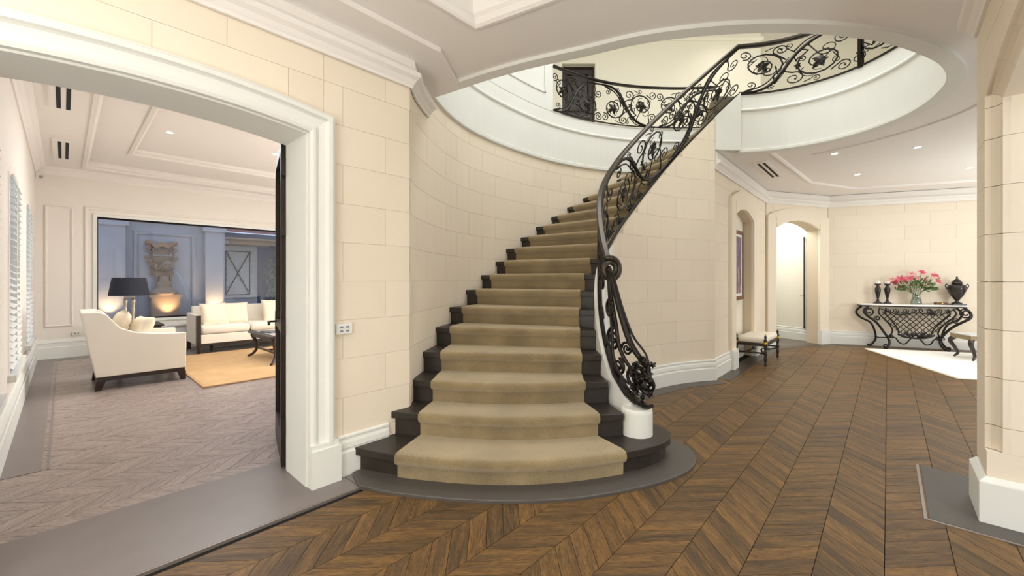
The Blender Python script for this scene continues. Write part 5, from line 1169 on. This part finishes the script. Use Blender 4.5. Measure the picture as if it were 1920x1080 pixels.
# things on the console
def onk(name, t, d, label, cat, group=None, rz=0): p = kloc(t, d); return empty(name, (p.x, p.y, .893), KA+rz, label, cat, group)
DST = mat('black_marbled_stone', (44, 36, 34), .25, var=.3, scale=25)
for t, s in ((.80, 'left'), (.955, 'right')):
    e_ = onk('candlestick', t, .17, 'tall dark candlestick with a short white candle, the %s one of the pair' % s, 'candlestick', 'candlesticks')
    mb = MB(); mb.lathe([(.062, 0), (.065, .012), (.05, .03), (.022, .05), (.028, .07), (.016, .09), (.024, .13), (.045, .24), (.05, .30), (.03, .35), (.022, .37), (.04, .385), (.055, .40), (.055, .41), (0, .41)], seg=20); kid(mb, 'stick', DST, e_, smooth=True)
    mb = MB(); mb.box((0, 0, .006), (.13, .13, .012)); kid(mb, 'base', DST, e_, bevel=.003)
    mb = MB(); mb.lathe([(.04, .41), (.04, .455), (.035, .46), (.004, .457), (0, .457)], seg=18); kid(mb, 'candle', mat('white_wax', (250, 246, 236), .5), e_, smooth=False)
    mb = MB(); mb.tube([(0, 0, .455), (0, 0, .47)], .002, 4); kid(mb, 'wick', BLACK, e_)
vs = onk('flower_vase', 1.40, .2, 'clear glass vase filled with water and green stems', 'vase')
mb = MB(); mb.lathe([(.0, .003), (.085, .0), (.09, .01), (.08, .06), (.062, .14), (.058, .19), (.085, .255), (.10, .275), (.097, .275), (.082, .253), (.054, .19), (.058, .14), (.076, .06), (.084, .016), (0, .012)], seg=28); kid(mb, 'glass_body', VGLASS, vs, smooth=True)
mb = MB(); mb.lathe([(0, .014), (.08, .014), (.073, .06), (.055, .14), (0, .14)], seg=20); kid(mb, 'water', WATER, vs, smooth=True)
fb_ = onk('flower_bouquet', 1.40, .2, 'wide bouquet of pink lilies with green leaves in the glass vase', 'flowers')
GREEN = mat('flower_leaf', (84, 118, 60), .5, var=.35, scale=14); PINK = mat('lily_petal', (222, 96, 120), .55, var=.3, scale=16); PALE = mat('lily_petal_pale', (240, 176, 180), .55, var=.15, scale=16); BUDM = mat('lily_bud', (176, 168, 96), .5); STAM = mat('stamen', (150, 70, 30), .6); BRN = mat('bronze_foliage', (120, 72, 60), .6, var=.3)
g = random.Random(21)
def blade(mb, base, tip, wd_, bend):
    B, T_ = Vector(base), Vector(tip); ax = (T_-B); sd = ax.cross(Vector((g.gauss(0, .3), 1, g.gauss(0, .3)))).normalized(); up = sd.cross(ax).normalized(); r0 = []
    for i in range(6):
        t = i/5; w2 = wd_*math.sin(PI*(.08+.9*t)); c = B+ax*t+up*bend*math.sin(PI*t); r0.append([tuple(c-sd*w2), tuple(c+up*w2*.25), tuple(c+sd*w2)])
    mb.quadgrid(r0)
heads = []
for i in range(17):
    a = -1+2*i/16; x = a*.36+g.uniform(-.03, .03); z = .40+.16*math.cos(a*1.3)+g.uniform(-.07, .09); y = g.uniform(-.12, .08); heads.append((x, y, z))
    mb = MB(); mb.tube(catmull([(x*.05, y*.1, .03), (x*.12, y*.3, .2), (x*.5, y*.7, .30), (x, y, z)], 4), .0035, 5); kid(mb, 'stem', GREEN, fb_, smooth=True)
for i, (x, y, z) in enumerate(heads):
    c = Vector((x, y-.01, z)); out = Vector((x*.9, -.35, .35)).normalized()
    if i % 4 != 3:
        e1_ = out.orthogonal().normalized(); e2_ = out.cross(e1_); mb = MB(); sz = g.uniform(.06, .085)
        for k in range(6):
            an = k*PI/3; d = e1_*math.cos(an)+e2_*math.sin(an); sd = out.cross(d); R = []
            for j in range(5):
                t = j/4; w2 = sz*.30*math.sin(PI*(.12+.83*t)); cc = c+out*(sz*.75*t-sz*.4*t*t)+d*sz*t*t*.6+d*sz*.45*t; R.append([tuple(cc-sd*w2), tuple(cc-out*w2*.3), tuple(cc+sd*w2)])
            mb.quadgrid(R)
        fl = kid(mb, 'lily_flower', PINK if i % 3 else PALE, fb_)
        mb = MB()
        for k in range(4): d = (out+e1_*math.cos(k*1.6)*.4+e2_*math.sin(k*1.6)*.4)*sz*.7; mb.tube([c, c+d], .0012, 3); mb.ball(c+d, .004, 1, 5, 3)
        s_ = kid(mb, 'stamens', STAM, fl)
    else:
        mb = MB(); mb.tube([c, c+out*.02, c+out*.05, c+out*.075], [.004, .012, .013, .002], 6); kid(mb, 'bud', BUDM, fb_, smooth=True)
for i in range(70):
    a = g.uniform(-1, 1); x = a*.33; z = .30+.2*math.cos(a*1.2)*g.random(); mb = MB(); L_ = g.uniform(.08, .15)
    blade(mb, (x*.75, g.uniform(-.08, .06), z-.03), (x*.75+a*L_*.8+g.gauss(0, .02), g.uniform(-.14, .06), z+g.uniform(-.09, .09)), g.uniform(.012, .022), g.uniform(0, .03)); kid(mb, 'leaf', GREEN if i % 5 else BRN, fb_)
for i in range(10):
    a = i/9; x = -.30-.1*g.random()+.12*a; mb = MB(); c = Vector((x, g.uniform(-.1, .05), .36+g.uniform(-.06, .12))); mb.ball(c, .016, 1.3, 6, 4); kid(mb, 'hypericum_berry', BRN, fb_, smooth=True)
ur = onk('lidded_urn', 2.02, .19, 'dark polished lidded urn with two scrolled handles on the console table', 'urn')
mb = MB(); mb.box((0, 0, .01), (.2, .2, .02)); kid(mb, 'plinth', DST, ur, bevel=.003)
mb = MB(); mb.lathe([(.075, .02), (.08, .035), (.05, .05), (.025, .075), (.03, .09), (.05, .12), (.10, .20), (.135, .29), (.14, .34), (.12, .385), (.075, .40), (.07, .415), (0, .415)], seg=28); kid(mb, 'body', DST, ur, smooth=True)
mb = MB(); mb.lathe([(.085, .415), (.085, .425), (.07, .45), (.045, .485), (.03, .495), (.03, .505), (.012, .515), (.018, .535), (.004, .56), (0, .56)], seg=24); kid(mb, 'lid', DST, ur, smooth=True)
for s in (-1, 1):
    mb = MB(); mb.tube(catmull([(s*.125, 0, .29), (s*.16, 0, .33), (s*.17, 0, .385), (s*.15, 0, .405), (s*.14, 0, .385)], 5), .008, 6); kid(mb, 'handle', DST, ur, smooth=True)
bx = onk('wooden_box', 1.80, .15, 'small flat wooden box lying beside the urn', 'box')
mb = MB(); mb.box((0, 0, .014), (.17, .1, .028)); kid(mb, 'box_base', mat('walnut', (112, 72, 48), .5, var=.2), bx, bevel=.002)
mb = MB(); mb.box((0, 0, .034), (.174, .104, .012)); kid(mb, 'lid', mat('walnut', (112, 72, 48)), bx, bevel=.002)
mb = MB(); mb.box((0, -.053, .028), (.02, .004, .014)); kid(mb, 'clasp', GOLD, bx)
# upholstered bench in the niche
bn = room('bench', 8.1, 1.66, 0, label='low bench with cream cushion, turned dark legs and gilt mounts by the niche', cat='bench')
mb = MB(); mb.box((0, 0, .40), (.98, .42, .10)); kid(mb, 'seat_cushion', UPH, bn, bevel=.035, smooth=True)
mb = MB()
for x, y, sx, sy in ((0, .2, .96, .035), (0, -.2, .96, .035), (.48, 0, .035, .4), (-.48, 0, .035, .4)): mb.box((x, y, .335), (sx, sy, .05))
kid(mb, 'seat_rail', BROWN, bn)
LG = [(.012, .0), (.02, .012), (.02, .03), (.012, .05), (.022, .08), (.024, .13), (.016, .16), (.026, .18), (.026, .22), (.016, .24), (.022, .28), (.026, .31), (.026, .40), (.022, .42), (.014, .44), (.02, .46), (.018, .475), (0, .49)]
for sx in (-1, 1):
    for sy in (-1, 1):
        mb = MB(); mb.lathe(LG, (sx*.49, sy*.21, 0), 14); lg = kid(mb, 'leg', BROWN, bn, smooth=True)
        mb = MB(); mb.lathe([(.0265, .335), (.029, .345), (.029, .37), (.0265, .38)], (sx*.49, sy*.21, 0), 14); m_ = kid(mb, 'gilt_collar', GOLD, lg, smooth=True); m_['label'] = 'gilt collar'
        mb = MB(); mb.ball((sx*.49, sy*.21, .495), .013); kid(mb, 'finial', GOLD, lg, smooth=True)
for sy in (-1, 1):
    mb = MB(); mb.tube(catmull([(-.48, sy*.21, .18), (-.25, sy*.12, .17), (0, sy*.06, .2), (.25, sy*.12, .17), (.48, sy*.21, .18)], 5), .014, 6); kid(mb, 'stretcher', BROWN, bn, smooth=True)
for sx in (-1, 1):
    mb = MB(); mb.tube([(sx*.49, -.21, .2), (sx*.49, .21, .2)], .014, 6); kid(mb, 'stretcher', BROWN, bn, smooth=True)
# painting in the niche
pc = empty('framed_painting', (*fr(7.93, 1.935), 1.64), FA+PI, label='framed painting of soft standing shapes in violet and brown inside the niche', cat='painting')
mb = MB(); fsweep(mb, [(-.31, -.6), (-.31, .6), (.31, .6), (.31, -.6)], [(0, 0), (0, .03), (-.03, .035), (-.06, .02), (-.065, 0)], lambda u, z, p: (u, p, z), True)
kid(mb, 'frame', mat('red_brown_frame', (112, 62, 44), .4, var=.2, scale=14), pc)
mb = MB(); fsweep(mb, [(-.25, -.54), (-.25, .54), (.25, .54), (.25, -.54)], [(0, 0), (0, .012), (-.045, .012), (-.045, 0)], lambda u, z, p: (u, p, z), True); kid(mb, 'mount', WHITE, pc)
art = D.materials.new('painted_canvas'); art.use_nodes = True; N = art.node_tree.nodes; L = art.node_tree.links; p_ = N['Principled BSDF']
tc = N.new('ShaderNodeTexCoord'); mp = N.new('ShaderNodeMapping'); mp.inputs['Scale'].default_value = (7, 1, 2.2); L.new(tc.outputs['Object'], mp.inputs[0]); no = N.new('ShaderNodeTexNoise'); no.inputs['Scale'].default_value = 1.6; no.inputs['Detail'].default_value = 3; L.new(mp.outputs[0], no.inputs['Vector'])
rp = N.new('ShaderNodeValToRGB'); e = rp.color_ramp.elements; e[0].position = .3; e[0].color = (*lin((58, 44, 44)), 1); e[1].position = .72; e[1].color = (*lin((214, 186, 172)), 1)
for ps, cc in ((.44, (120, 96, 92)), (.52, (92, 84, 150)), (.6, (178, 140, 120))): q_ = e.new(ps); q_.color = (*lin(cc), 1)
L.new(no.outputs['Fac'], rp.inputs[0]); L.new(rp.outputs[0], p_.inputs['Base Color'])
mb = MB(); mb.box((0, .006, 0), (.42, .01, 1.0)); kid(mb, 'canvas', art, pc)
# second stool at the right, mostly hidden by the pier
s0_ = Vector((7.62, 7.06)); s2 = empty('stool', (s0_.x+dr.x*.55+.14, s0_.y+dr.y*.55+.04, .02), ra, 'low stool with tan apron and dark cabriole legs on the white rug', 'stool')
mb = MB(); mb.box((0, 0, .385), (1.12, .5, .075)); kid(mb, 'apron', mat('olive_tan_fabric', (150, 132, 100), .7), s2, bevel=.004)
mb = MB(); mb.box((0, 0, .43), (1.14, .52, .02)); kid(mb, 'top', mat('pale_fabric', (206, 204, 200), .7), s2, bevel=.006)
for sx in (-1, 1):
    for sy in (-1, 1):
        pts = catmull([(sx*.52, sy*.21, .36), (sx*.56, sy*.25, .29), (sx*.51, sy*.22, .17), (sx*.48, sy*.20, .08), (sx*.52, sy*.23, .012)], 5); mb = MB(); mb.tube(pts, [.04-.024*i/(len(pts)-1) for i in range(len(pts))], 8); kid(mb, 'leg', BROWN, s2, smooth=True)
